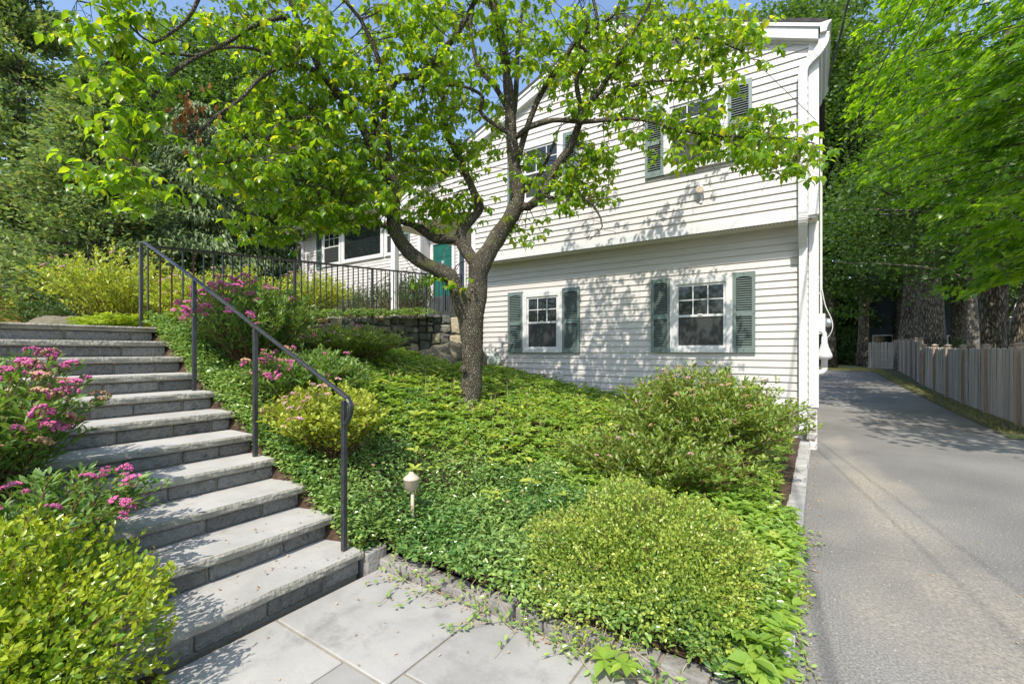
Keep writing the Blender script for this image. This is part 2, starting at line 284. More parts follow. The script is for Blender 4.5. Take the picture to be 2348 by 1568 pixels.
# ------------------------------------------------------------------ mesh helpers
class MB:
    """collects shapes and links them as ONE mesh"""
    def __init__(s): s.v = []; s.f = []; s.mi = []; s.n = 0
    def add(s, v, f, mi=0):
        v = np.asarray(v, float); s.v.append(v)
        s.f += [tuple(i + s.n for i in q) for q in f]; s.mi += [mi] * len(f); s.n += len(v)
        return s
    def box(s, x0, x1, y0, y1, z0, z1, mi=0):
        v = [(x0, y0, z0), (x1, y0, z0), (x1, y1, z0), (x0, y1, z0), (x0, y0, z1), (x1, y0, z1), (x1, y1, z1), (x0, y1, z1)]
        f = [(0, 3, 2, 1), (4, 5, 6, 7), (0, 1, 5, 4), (1, 2, 6, 5), (2, 3, 7, 6), (3, 0, 4, 7)]
        return s.add(v, f, mi)
    def hexa(s, v, mi=0):
        f = [(0, 3, 2, 1), (4, 5, 6, 7), (0, 1, 5, 4), (1, 2, 6, 5), (2, 3, 7, 6), (3, 0, 4, 7)]
        return s.add(v, f, mi)
    def prism(s, poly, axis, a, b, mi=0):
        """extrude a 2d polygon along x/y/z from a to b"""
        k = len(poly)
        def p(u, v, w): return {'x': (w, u, v), 'y': (u, w, v), 'z': (u, v, w)}[axis]
        v = [p(u, w_, a) for u, w_ in poly] + [p(u, w_, b) for u, w_ in poly]
        f = [tuple(range(k))[::-1], tuple(range(k, 2 * k))] + [(i, (i + 1) % k, k + (i + 1) % k, k + i) for i in range(k)]
        return s.add(v, f, mi)
    def tube(s, pts, rad, sides=8, mi=0, cap=True, jitter=0.0, square=False):
        pts = np.asarray(pts, float); k = len(pts)
        rad = np.full(k, rad) if np.isscalar(rad) else np.asarray(rad, float)
        tg = np.gradient(pts, axis=0); tg /= np.linalg.norm(tg, axis=1)[:, None] + 1e-9
        ref = np.array([0, 0, 1.0]) if abs(tg[0][2]) < 0.85 else np.array([0, 1.0, 0])
        u = np.cross(ref, tg[0]); u /= np.linalg.norm(u)
        U = []
        for i in range(k):
            u = u - tg[i] * np.dot(u, tg[i]); u = u / (np.linalg.norm(u) + 1e-9); U.append(u)
        U = np.array(U); V = np.cross(tg, U)
        a = np.arange(sides) / sides * 2 * np.pi + (np.pi / 4 if square else 0)
        rr = rad[:, None] * (np.sqrt(2) if square else 1) * np.ones((k, sides))
        if jitter: rr = rr * (1 + jitter * (rng.random((k, sides)) - 0.5))
        ring = pts[:, None] + rr[..., None] * (np.cos(a)[None, :, None] * U[:, None] + np.sin(a)[None, :, None] * V[:, None])
        v = ring.reshape(-1, 3)
        f = []
        for i in range(k - 1):
            for j in range(sides):
                j2 = (j + 1) % sides
                f.append((i * sides + j, i * sides + j2, (i + 1) * sides + j2, (i + 1) * sides + j))
        if cap: f.append(tuple(range(sides))[::-1]); f.append(tuple(range((k - 1) * sides, k * sides)))
        return s.add(v, f, mi)
    def lathe(s, prof, c=(0, 0, 0), sides=20, axis='z', mi=0):
        k = len(prof); a = np.arange(sides) / sides * 2 * np.pi
        v = []
        for r_, h in prof:
            for t in a:
                p = (r_ * math.cos(t), r_ * math.sin(t), h)
                if axis == 'y': p = (p[0], h, p[1])
                if axis == 'x': p = (h, p[0], p[1])
                v.append((p[0] + c[0], p[1] + c[1], p[2] + c[2]))
        f = [(i * sides + j, i * sides + (j + 1) % sides, (i + 1) * sides + (j + 1) % sides, (i + 1) * sides + j) for i in range(k - 1) for j in range(sides)]
        f.append(tuple(range(sides))[::-1]); f.append(tuple(range((k - 1) * sides, k * sides)))
        return s.add(v, f, mi)
    def mesh(s, name, mats, smooth=False, bevel=0.0):
        me = bpy.data.meshes.new(name)
        v = np.concatenate(s.v)
        me.from_pydata(v.tolist(), [], s.f)
        for m in (mats if isinstance(mats, (list, tuple)) else [mats]): me.materials.append(m)
        if any(s.mi): me.polygons.foreach_set('material_index', s.mi)
        bm = bmesh.new(); bm.from_mesh(me); bmesh.ops.recalc_face_normals(bm, faces=bm.faces)
        if bevel:
            bmesh.ops.bevel(bm, geom=[e for e in bm.edges if len(e.link_faces) == 2 and e.calc_face_angle(0) > 0.5], offset=bevel, segments=1, affect='EDGES', clamp_overlap=True)
        bm.to_mesh(me); bm.free()
        if smooth: me.polygons.foreach_set('use_smooth', [True] * len(me.polygons))
        me.update(); return me
    def build(s, name, mats, parent=None, smooth=False, bevel=0.0, loc=None):
        return link(name, s.mesh(name, mats, smooth, bevel), parent, loc)

def fastmesh(name, V, Fv, mat, rnd=None, smooth=False):
    """V (n,3), Fv (m,k) index array of equal-sided faces"""
    me = bpy.data.meshes.new(name)
    m, k = Fv.shape
    me.vertices.add(len(V)); me.loops.add(m * k); me.polygons.add(m)
    me.vertices.foreach_set('co', np.ascontiguousarray(V, np.float32).ravel())
    me.loops.foreach_set('vertex_index', np.ascontiguousarray(Fv, np.int32).ravel())
    me.polygons.foreach_set('loop_start', np.arange(0, m * k, k, dtype=np.int32))
    me.polygons.foreach_set('loop_total', np.full(m, k, np.int32))
    if smooth: me.polygons.foreach_set('use_smooth', np.ones(m, bool))
    if rnd is not None:
        a = me.attributes.new('rnd', 'FLOAT', 'POINT'); a.data.foreach_set('value', np.ascontiguousarray(rnd, np.float32))
    me.materials.append(mat); me.update(); me.validate()
    return me

def unit(a): return a / (np.linalg.norm(a, axis=-1, keepdims=True) + 1e-9)
def rand_dirs(n): return unit(rng.normal(size=(n, 3)))

# leaf templates: (u along, v across, w out of plane), triangles
T_DIA = (np.array([(0, 0, 0), (.42, -.5, .10), (1, 0, -.04), (.42, .5, .10)]), np.array([(0, 1, 2), (0, 2, 3)]))
T_OVAL = (np.array([(0, 0, 0), (.22, -.38, .06), (.6, -.46, .06), (1, 0, -.08), (.6, .46, .06), (.22, .38, .06), (.5, 0, -.02)]),
          np.array([(0, 1, 6), (1, 2, 6), (2, 3, 6), (3, 4, 6), (4, 5, 6), (5, 0, 6)]))
T_DOG = (np.array([(0, 0, 0), (.14, -.28, .05), (.38, -.5, .09), (.66, -.36, .03), (1, 0, -.22), (.66, .36, .03), (.38, .5, .09), (.14, .28, .05), (.35, 0, 0), (.68, 0, -.05)]),
         np.array([(0, 1, 8), (1, 2, 8), (2, 3, 9), (2, 9, 8), (3, 4, 9), (4, 5, 9), (5, 6, 9), (6, 8, 9), (6, 7, 8), (7, 0, 8)]))
_mp = [(0.0, 0.0), (.10, -.30), (.02, -.42), (.22, -.44), (.30, -.66), (.46, -.46), (.52, -.20), (.66, -.30), (.74, -.16), (1.0, 0.0), (.74, .16), (.66, .30), (.52, .20), (.46, .46), (.30, .66), (.22, .44), (.02, .42), (.10, .30)]
T_MAPLE = (np.array([(u, v, -.10 * (u - .3) ** 2 - .22 * v * v) for u, v in _mp] + [(.34, 0, 0)]),
           np.array([(i, (i + 1) % 18, 18) for i in range(18)]))
T_SPRAY = (np.array([(0, -.06, 0), (0, .06, 0), (.5, -.5, .05), (.45, -.12, .02), (1, 0, -.06), (.45, .12, .02), (.5, .5, .05), (.72, -.34, .02), (.72, .34, .02)]),
           np.array([(0, 3, 1), (1, 3, 5), (0, 2, 3), (1, 5, 6), (3, 7, 4), (3, 4, 5), (5, 4, 8)]))
T_STRIP = (np.array([(0, -.5, 0), (0, .5, 0), (.55, -.42, .08), (.55, .42, .08), (1, 0, -.05)]), np.array([(0, 2, 1), (1, 2, 3), (2, 4, 3)]))

def leaf_arrays(P, D, N, Ln, W, T):
    X = unit(D); Z = unit(N - np.sum(N * X, 1)[:, None] * X); Y = np.cross(Z, X)
    t, f = T; k = len(t)
    V = P[:, None] + (t[None, :, 0, None] * Ln[:, None, None]) * X[:, None] + (t[None, :, 1, None] * W[:, None, None]) * Y[:, None] + (t[None, :, 2, None] * Ln[:, None, None]) * Z[:, None]
    Fv = (f[None] + (np.arange(len(P)) * k)[:, None, None]).reshape(-1, 3)
    return V.reshape(-1, 3), Fv, k
def leaves(name, P, D, N, Ln, W, T, mat, parent=None, rnd=None):
    n = len(P); Ln = np.broadcast_to(Ln, n); W = np.broadcast_to(W, n)
    V, Fv, k = leaf_arrays(P, D, N, Ln, W, T)
    rnd = rng.random(n) if rnd is None else rnd
    me = fastmesh(name, V, Fv, mat, np.repeat(rnd, k))
    return link(name, me, parent)

def catmull(p, step):
    """smooth a polyline of (x,y,z,r) rows"""
    p = np.asarray(p, float); q = np.vstack([2 * p[0] - p[1], p, 2 * p[-1] - p[-2]]); out = []
    for i in range(1, len(q) - 2):
        a, b, c, d = q[i - 1:i + 3]
        n = max(2, int(np.linalg.norm((c - b)[:3]) / step))
        for t in np.arange(n) / n:
            out.append(0.5 * ((2 * b) + (c - a) * t + (2 * a - 5 * b + 4 * c - d) * t * t + (3 * b - a - 3 * c + d) * t ** 3))
    out.append(q[-2]); return np.array(out)
# ================================================================== GROUND
def dr(y): return 0.22 * np.clip((y - 16) / 18, 0, 1)            # the drive rises a little towards the back
def stairz(x): return np.clip(0.15 + 0.447 * (-2.37 - x), 0.11, 1.66)
def bedz(x, y):
    f = np.clip((y - 2.0) / 5.9, 0, 1); f = f * f * (3 - 2 * f) * 0.5 + f * 0.5
    return stairz(x) * (1 - f) + (0.13 + 0.142 * np.clip(-x, 0, 6.5)) * f
def terz(y): return 1.66 + 0.092 * np.clip(y - 1.8, 0, 5.4)
def sheet(name, xs, ys, zf, mat, kind='structure', jit=0.0):
    Xg, Yg = np.meshgrid(xs, ys); Z = zf(Xg, Yg) + (jit * (rng.random(Xg.shape) - .5) if jit else 0)
    V = np.stack([Xg, Yg, Z * np.ones_like(Xg)], -1).reshape(-1, 3)
    nx, ny = len(xs), len(ys)
    i = (np.arange(ny - 1)[:, None] * nx + np.arange(nx - 1)[None]).ravel()
    me = fastmesh(name, V, np.stack([i, i + 1, i + nx + 1, i + nx], 1), mat, smooth=True)
    return tag(link(name, me), kind=kind)
sheet('ground', np.linspace(-260, 260, 60), np.linspace(-160, 360, 60), lambda x, y: np.full(x.shape, -0.12), M['earth'])
sheet('driveway', np.linspace(-0.12, 3.0, 12), np.linspace(-14, 34.0, 60), lambda x, y: dr(y) + 0.0 * x, M['asphalt'])
sheet('driveway_apron', np.linspace(3.0, 16, 14), np.linspace(-14, 10.5, 24), lambda x, y: 0.0 * x, M['asphalt'])
sheet('grass_verge', np.linspace(2.55, 14, 30), np.linspace(10.5, 52, 60), lambda x, y: dr(y) + 0.006 + 0.03 * np.clip((x - 2.6), 0, 1), M['earth'])
lawn_strip = sheet('lawn', np.linspace(-8, 2.55, 24), np.linspace(33.2, 52, 20), lambda x, y: dr(y) + 0.008, M['lawn'])
sheet('planting_bed', np.linspace(-7.0, -0.215, 60), np.linspace(2.06, 7.9, 50), lambda x, y: bedz(x, y) - 0.02, M['soil'], jit=0.02)
sheet('planting_strip', np.linspace(-7.0, -2.44, 40), np.linspace(1.835, 2.1, 9), lambda x, y: bedz(x, y) - 0.014 - .16 * np.clip((1.93 - y) / .1, 0, 1), M['soil'], jit=0.02)
sheet('bank', np.linspace(-7.2, -1.55, 40), np.linspace(-4.0, 0.78, 30), lambda x, y: stairz(x + 0.25) - 0.10, M['soil'], jit=0.03)
def terx(x, y): return terz(y) + 0.03 * np.sin(x * 1.3) * np.cos(y)
sheet('terrace_lawn', np.linspace(-60, -6.55, 90), np.linspace(-12, 44, 70), terx, M['lawn'])
tw = MB()   # earth held by the retaining wall, up to its back edge
tw.add([(-5.72, 0.6, 1.645), (-5.72, 1.9, 1.645), (-5.95, 1.95, 1.655), (-6.12, 3.0, 1.77), (-6.45, 4.6, 1.915), (-6.98, 6.75, 2.115), (-6.0, 7.75, 2.15), (-6.0, 12, 2.15), (-8.0, 12, 2.14), (-8.0, 0.6, 1.65)], [tuple(range(10))])
tag(tw.build('terrace_edge', M['lawn']), kind='structure')

# ------------------------------------------------------------------ paving slabs
pav = MB().box(-2.39, -0.14, -4.0, 1.99, -0.10, -0.012).build('paving', M['mortar']); tag(pav, kind='structure')
def slab(x0, x1, y0, y1, z=0.0, g=0.006):
    b = MB().box(x0 + g, x1 - g, y0 + g, y1 - g, -0.05, z)
    return b.build('paving_slab', M['bluestone'], pav, bevel=0.004)
for x0, x1, y0, y1 in [(-2.38, -1.52, 1.30, 1.985), (-1.52, -0.88, 1.40, 1.985), (-0.88, -0.16, 1.25, 1.985), (-2.38, -1.80, 0.55, 1.30), (-1.80, -1.52, 0.7, 1.30),
                       (-1.52, -0.88, 0.62, 1.40), (-0.88, -0.16, 0.4, 1.25), (-1.9, -1.52, -0.4, 0.7), (-2.38, -1.9, -0.4, 0.55), (-1.52, -0.88, -0.4, 0.62), (-0.88, -0.16, -0.6, 0.4),
                       (-2.38, -1.2, -1.5, -0.4), (-1.2, -0.16, -1.6, -0.6)]:
    slab(x0, x1, y0, y1, random.uniform(-0.004, 0.003))

# ------------------------------------------------------------------ kerbs
kb = MB().box(-2.50, -0.2, 2.02, 2.10, -0.05, 0.05).box(-0.24, -0.12, 2.0, 7.75, -0.05, 0.05).build('kerb', M['mortar']); tag(kb, kind='structure')
def roughblock(dx, dy, dz, j, seed, bev=0.012):
    """a split stone block, origin at its base centre"""
    r = random.Random(seed); bm = bmesh.new()
    bmesh.ops.create_cube(bm, size=1)
    for v in bm.verts:
        v.co = Vector((v.co.x * dx + r.uniform(-j, j), v.co.y * dy + r.uniform(-j, j), (v.co.z + .5) * dz + r.uniform(-j, j) * .6))
    bmesh.ops.bevel(bm, geom=list(bm.edges), offset=bev, segments=2, affect='EDGES', profile=0.6)
    return bm
def bm_obj(bm, name, mat, parent=None, loc=None, rot=None, smooth=True):
    me = bpy.data.meshes.new(name); bm.to_mesh(me); bm.free(); me.materials.append(mat)
    if smooth: me.polygons.foreach_set('use_smooth', [True] * len(me.polygons))
    return link(name, me, parent, loc, rot)
x = -2.44
k = 0
while x < -0.3:
    ln = random.uniform(0.16, 0.27)
    bm_obj(roughblock(ln - .012, 0.10, 0.17, .006, k, .008), 'kerb_stone', M['kerb'], kb, (x + ln / 2, 2.035 + random.uniform(-.006, .006), -0.105 + random.uniform(-.012, .014))); x += ln; k += 1
bm_obj(roughblock(.26, .16, .22, .008, 901), 'kerb_stone', M['kerb'], kb, (-2.50, 1.965, -.09))
y = 2.15
while y < 7.7:
    ln = random.uniform(0.24, 0.36)
    bm_obj(roughblock(0.12, ln - .008, 0.17, .006, k, .008), 'kerb_stone', M['kerbpale'], kb, (-0.16 + random.uniform(-.01, .01), y + ln / 2, -0.05 + random.uniform(-.008, .008))); y += ln; k += 1

# ------------------------------------------------------------------ stone staircase
st = empty('stone_staircase', (-4.0, 1.15, 0)); off = Vector((4.0, -1.15, 0))
tag(st, 'wide garden staircase of bluestone treads on grey granite risers climbing left', 'staircase')
RIS, RUN, X0 = 0.151, 0.338, -2.385
def spart(mb, name, mat, bevel=0, parent=st):
    o = mb.build(name, mat, parent, bevel=bevel); o.location = off; return o
core = MB()
YL, YR = 0.50, 1.86
for kk in range(1, 12):
    zt = RIS * kk; xf = X0 - RUN * (kk - 1); dpt = 0.46 if kk < 11 else 0.50
    # tread: slab with a slightly uneven rock-faced front edge
    nseg = 26; ys = np.linspace(YL, YR + random.uniform(-.01, .03), nseg)
    fx = xf + 0.007 * np.cumsum(rng.normal(size=nseg)) * 0.35; fx -= fx.mean() - xf
    tb = MB(); V = []; zb = zt - 0.052
    for i in range(nseg):
        j = rng.normal() * .003
        V += [(fx[i] - .006, ys[i], zt), (fx[i] + .004 + j, ys[i], zt - .014), (fx[i] + .002 - j, ys[i], zb + .012), (fx[i] - .008, ys[i], zb), (xf - dpt, ys[i], zb), (xf - dpt, ys[i], zt)]
    Fc, mi = [], []
    for i in range(nseg - 1):
        a, b = i * 6, (i + 1) * 6
        for q in range(6):
            Fc.append((a + q, a + (q + 1) % 6, b + (q + 1) % 6, b + q)); mi.append(1 if q in (0, 1, 2) else 0)
    Fc += [tuple(range(6)), tuple(range((nseg - 1) * 6, nseg * 6))[::-1]]; mi += [1, 1]
    tb.add(V, Fc); tb.mi = mi
    spart(tb, 'tread', [M['tread'], M['nosing']])
    # riser: granite blocks with recessed mortar
    z0 = zt - RIS; xr = xf - 0.036
    core.box(xr - 0.30, xr - 0.016, YL + .01, YR - .01, z0 - 0.16, zb - .002)
    y = YL - random.uniform(0, .2)
    while y < YR - .02:
        ln = random.uniform(0.24, 0.50); a, b = max(y, YL), min(y + ln, YR)
        if YR - b < .1: b = YR
        if b - a > .05:
            bm = roughblock(0.10, b - a - .014, zb - z0 - .012, .006, int(kk * 100 + y * 37), .010)
            bm_obj(bm, 'riser_stone', M['granite'], st, Vector((xr - .05, (a + b) / 2, z0 + .004)) + off)
        y = b if b == YR else y + ln
spart(core, 'mortar_core', M['mortar'])

# ------------------------------------------------------------------ retaining wall of fieldstone
WP = [(-6.02, 7.72), (-6.9, 6.75), (-6.42, 4.6), (-6.08, 3.0), (-5.92, 1.95)]
rw = empty('retaining_wall', (-6.6, 6.0, 1.2)); tag(rw, 'dry laid fieldstone retaining wall below the black railing', 'wall')
def wtop(y): return float(terz(y)) + 0.03
def guillotine(w_, h, r, minw, minh):
    out = []
    def rec(x0, x1, z0, z1):
        W, H = x1 - x0, z1 - z0
        if W > r.uniform(.38, .5) or (W > 2 * minw and W > H * r.uniform(1.5, 2.4)):
            c = x0 + W * r.uniform(.38, .62); rec(x0, c, z0, z1); rec(c, x1, z0, z1)
        elif H > r.uniform(.24, .34) or (H > 2 * minh and H > W * r.uniform(.9, 1.5)):
            c = z0 + H * r.uniform(.35, .65); rec(x0, x1, z0, c); rec(x0, x1, c, z1)
        else: out.append((x0, x1, z0, z1))
    n = max(2, int(round(h / .36))); zs = [0]
    for i in range(n): zs.append(h * (i + 1) / n + (r.uniform(-.06, .06) if i < n - 1 else 0))
    for i in range(n):
        xx = 0
        while xx < w_ - 1e-6:
            e = min(w_, xx + r.uniform(.35, .75)); e = w_ if w_ - e < .15 else e
            rec(xx, e, zs[i], zs[i + 1]); xx = e
    return out
def stonepiece(w_, h, d, r):
    """pillowed irregular stone face; local x along, y out (negative = front), z up"""
    k = 8; V = []; a = []
    pts = [(-.5, -.5), (0, -.5), (.5, -.5), (.5, 0), (.5, .5), (0, .5), (-.5, .5), (-.5, 0)]
    j = min(w_, h) * .15
    P2 = []
    for i, (u, v) in enumerate(pts):
        c = .90 if i % 2 == 0 else 1.0
        P2.append((u * w_ * c + r.uniform(-j, j), v * h * c + r.uniform(-j, j)))
    bmx = bmesh.new(); rings = []
    for s_, dep in ((1.0, d), (1.0, 0.0), (.86, -.022), (.5, -.030 - r.uniform(0, .012))):
        rings.append([bmx.verts.new((p[0] * s_, dep + r.uniform(-.005, .005), p[1] * s_)) for p in P2])
    for a_, b_ in zip(rings[:-1], rings[1:]):
        for i in range(8): bmx.faces.new((a_[i], a_[(i + 1) % 8], b_[(i + 1) % 8], b_[i]))
    bmx.faces.new(rings[-1]); bmx.faces.new(rings[0][::-1])
    bmesh.ops.recalc_face_normals(bmx, faces=bmx.faces)
    return bmx
gapb = MB(); rr = random.Random(5)
for s_ in range(len(WP) - 1):
    (xa, ya), (xb, yb) = WP[s_], WP[s_ + 1]
    ln = math.hypot(xb - xa, yb - ya); ang = math.atan2(yb - ya, xb - xa)
    # face normal points to the bed (east): to the left of the direction house -> stairs
    n_ = np.array([math.sin(ang), -math.cos(ang)]);
    if n_[0] < 0 and s_ > 0 or (s_ == 0 and n_[1] > 0): n_ = -n_
    zlo_a, zlo_b = float(bedz(np.array(xa), np.array(ya))) - .15, float(bedz(np.array(xb), np.array(yb))) - .15
    za, zb_ = wtop(ya), wtop(yb)
    back = .16
    q = [(xa - n_[0] * back, ya - n_[1] * back), (xb - n_[0] * back, yb - n_[1] * back), (xb - n_[0] * .012, yb - n_[1] * .012), (xa - n_[0] * .012, ya - n_[1] * .012)]
    gapb.hexa([(q[0][0], q[0][1], zlo_a), (q[1][0], q[1][1], zlo_b), (q[2][0], q[2][1], zlo_b), (q[3][0], q[3][1], zlo_a),
               (q[0][0], q[0][1], za - .03), (q[1][0], q[1][1], zb_ - .03), (q[2][0], q[2][1], zb_ - .03), (q[3][0], q[3][1], za - .03)])
    H = max(za - zlo_a, zb_ - zlo_b)
    if H < .25: continue
    for (u0, u1, w0, w1) in guillotine(ln, 1.0, rr, .12, .09):
        um = (u0 + u1) / 2; f = um / ln
        zl = zlo_a + (zlo_b - zlo_a) * f; zt = za + (zb_ - za) * f; hh = zt - zl
        zc0, zc1 = zl + w0 * hh, zl + w1 * hh
        if (zc1 - zc0) < .03: continue
        c = np.array([xa + (xb - xa) * f, ya + (yb - ya) * f]) + n_ * rr.uniform(-.006, .012)
        bmx = stonepiece(u1 - u0 - .014, zc1 - zc0 - .014, .10, rr)
        mt = M['fieldstone'][rr.choices([0, 1, 2, 3], [.42, .30, .20, .08])[0]]
        rot = math.atan2(n_[1], n_[0]) + math.pi / 2
        bm_obj(bmx, 'stone', mt, rw, (c[0] + 6.6, c[1] - 6.0, (zc0 + zc1) / 2 - 1.2), (0, 0, rot), smooth=False)
g_ = gapb.build('wall_core', M['wallgap'], rw); g_.location = (6.6, -6.0, -1.2)

# boulders at the wall's foot
def boulder(c, s, seed, label, mat=None, rot=0.0, name='boulder'):
    bm = bmesh.new(); bmesh.ops.create_icosphere(bm, subdivisions=4, radius=1)
    for v in bm.verts:
        d = mnoise.fractal(v.co * 1.3 + Vector((seed * 7.1, 0, 0)), 0.9, 2.0, 5)
        v.co = v.co * (1 + .26 * d)
        if v.co.z < -.5: v.co.z = -.5
        v.co = Vector((v.co.x * s[0], v.co.y * s[1], v.co.z * s[2]))
    o = bm_obj(bm, name, mat or M['boulder'], None, c, (0, 0, rot))
    return tag(o, label, 'rock')
p = at(1000, 832, 8.2); boulder(p, (.40, .32, .28), 1, 'big brown boulder lying below the stone wall left of the tree trunk', rot=.3)
p = at(1038, 812, 8.7); boulder(p, (.26, .24, .25), 2, 'upright boulder half hidden behind the dogwood trunk', rot=1.2)
p = at(1104, 842, 8.7); boulder(p, (.11, .14, .30), 3, 'tall narrow boulder between the tree trunk and the gas meter', rot=.4)
p = at(928, 848, 8.0); boulder(p, (.15, .12, .10), 5, 'small rounded stone in the ground cover near the stone wall', rot=.4)
p = at(145, 748, 7.0); boulder(p, (.42, .3, .16), 4, 'flat grey rock on the lawn above the top step', M['boulder'], .5)

# ================================================================== HOUSE
H = empty('house', (-3, 10, 0)); HO = Vector((3, -10, 0))
tag(H, 'white vinyl sided split level house with green shutters behind the dogwood', 'house')
def hp(mb, name, mats, parent=None, bevel=0.0, smooth=False):
    o = mb.build(name, mats, parent or H, smooth, bevel)
    if parent is None: o.location = HO
    return o
RZ, RX, SL = 7.05, -3.0, 0.41
def roofz(x): return RZ - SL * abs(x - RX)
YU, YL_, YW, YD = 7.50, 7.85, 10.80, 11.25      # upper front, lower front, wing, door wall

def siding(parent, y, z0, z1, exp, xr, seed, cut=None, rnd_split=True):
    """clapboard courses; xr(z) -> (x0, x1); each course is one or two boards"""
    r = random.Random(seed); z = z0
    while z < z1 - .01:
        zt = min(z + exp, z1); b0, b1 = xr(z), xr(zt)
        if b0[1] - b0[0] < .12: break
        cuts = [0.0]
        if rnd_split and b0[1] - b0[0] > 2.2 and r.random() < .75: cuts.append(r.uniform(.2, .8))
        cuts.append(1.0)
        for a, b in zip(cuts[:-1], cuts[1:]):
            g = .0012
            xa, xb = b0[0] + (b0[1] - b0[0]) * a + (g if a else 0), b0[0] + (b0[1] - b0[0]) * b - (g if b < 1 else 0)
            xc, xd = max(b1[0], xa) if a == 0 else xa, min(b1[1], xb) if b == 1 else xb
            if xd - xc < .02: xc = xd - .02
            p_ = r.uniform(-.0008, .0012)
            lo, hi = y - .023 - p_, y - .004 - p_
            v = [(xa, lo, z - .001), (xb, lo, z - .001), (xb, y, z - .001), (xa, y, z - .001), (xc, hi, zt), (xd, hi, zt), (xd, y, zt), (xc, y, zt)]
            MB().hexa(v).build('siding_board', M['siding'], parent)
        z += exp
# walls (cores) --------------------------------------------------------------
wl = hp(MB().box(-6.03, -0.012, YL_, 14, -0.1, 3.25), 'lower_wall', M['siding'])
siding(wl, YL_, 0.955, 3.22, .1075, lambda z: (-6.03, -0.11), 1)
siding(wl, YL_ - .0, 0.62, 0.947, .1075, lambda z: (-4.40, -0.11), 2)
ub = MB(); ub.prism([(-8.55, 4.40), (-6.0, 4.40), (-6.0, 3.27), (-0.012, 3.27), (-0.012, roofz(-.012) - .03), (-3, RZ - .03), (-8.55, roofz(-8.55) - .03)], 'y', YU, 14)
wu = hp(ub, 'upper_wall', M['siding'])
def xr_up(z):
    x1 = -0.11; x0 = -6.0 if z < 4.46 else -8.5
    lim = (RZ - .10 - z) / SL
    return (max(x0, RX - lim), min(x1, RX + lim))
siding(wu, YU, 3.33, 7.0, .1075, xr_up, 3)
ww = hp(MB().box(-17.8, -10.92, YW, 17, 1.6, 6.34), 'wing_wall', M['siding'])
siding(ww, YW, 2.1, 6.28, .112, lambda z: (-17.68, -11.03), 4)
wd = hp(MB().box(-10.93, -5.9, YD, 16, 1.6, 6.3), 'entry_wall', M['siding'])
siding(wd, YD, 2.95, 5.1, .112, lambda z: (-10.9, -6.02), 5)
# return of the wing beside the door
hp(MB().box(-10.918, -10.90, YW + .09, YD, 1.7, 6.3), 'wing_return', M['siding'])
# foundation stones
fd = hp(MB().box(-4.42, -0.035, YL_ - .012, YL_ + .2, -0.15, .612).box(-5.9, -4.43, YL_ - .013, YL_ + .2, -.15, .945), 'foundation', M['mortar'])
rf = random.Random(9)
for (xa, xb, za, zb_, mats) in [(-1.6, -0.01, -.06, .60, [M['foundation']]), (-5.75, -4.46, .55, .94, M['fieldstone'][:2]), (-4.4, -1.6, .1, .60, [M['foundation'], M['fieldstone'][0]])]:
    for (u0, u1, w0, w1) in guillotine(xb - xa, zb_ - za, rf, .14, .12):
        bmx = stonepiece(u1 - u0 - .012, w1 - w0 - .012, .08, rf)
        o = bm_obj(bmx, 'foundation_stone', rf.choice(mats), fd, (xa + (u0 + u1) / 2, YL_ - .012, za + (w0 + w1) / 2), smooth=False)
for zz in (.02, .25, .45):   # stones showing on the drive side of the corner
    bmx = stonepiece(.42, .19, .08, rf)
    bm_obj(bmx, 'foundation_stone', M['foundation'], fd, (-0.055, YL_ + .22, zz + .06), (0, 0, R(90)), smooth=False)
# corner boards, friezes, soffits
hp(MB().box(-.115, .006, YL_ - .032, YL_ + .09, .60, 3.262), 'corner_board', M['trim'], bevel=.003)
hp(MB().box(-.115, .008, YU - .032, YU + .09, 3.275, 5.62), 'corner_board', M['trim'], bevel=.003)
hp(MB().box(-6.06, -5.95, YU - .030, YU + .09, 3.275, 4.40), 'corner_board', M['trim'], bevel=.003)
hp(MB().box(-4.455, -4.395, YL_ - .026, YL_ + .03, .50, .955), 'corner_board', M['trim'])
hp(MB().box(-17.81, -17.68, YW - .03, YW + .1, 1.9, 6.3), 'corner_board', M['trim'])
hp(MB().box(-11.03, -10.895, YW - .03, YW + .09, 1.9, 6.3), 'corner_board', M['trim'])
sf = MB().box(-6.0, -.02, YU - .002, YL_ + .02, 3.243, 3.268)
hp(sf, 'soffit', M['soffit'])
g = MB()                                                   # vented strip
for i in range(118):
    xx = -5.95 + i * .05; g.box(xx, xx + .028, YU + .03, YU + .075, 3.238, 3.2425)
hp(g, 'soffit_vent', M['wallgap'])
hp(MB().box(-5.95, -.115, YU - .026, YU + .02, 3.236, 3.328), 'band_board', M['trim'])
hp(MB().box(-8.58, -6.06, YU - .026, YU + .02, 4.36, 4.462), 'band_board', M['trim'])
es = hp(MB().box(-8.55, -6.03, YU + .02, YD, 4.376, 4.40), 'entry_soffit', M['soffit'])
for i in range(14): MB().box(-8.5 + i * .18, -8.5 + i * .18 + .006, YU + .03, YD - .02, 4.370, 4.3755).build('soffit_groove', M['plastic'], es)
hp(MB().box(-8.62, -8.48, YU + .03, YU + .17, 2.1, 4.37), 'porch_post', M['trim'], bevel=.006)
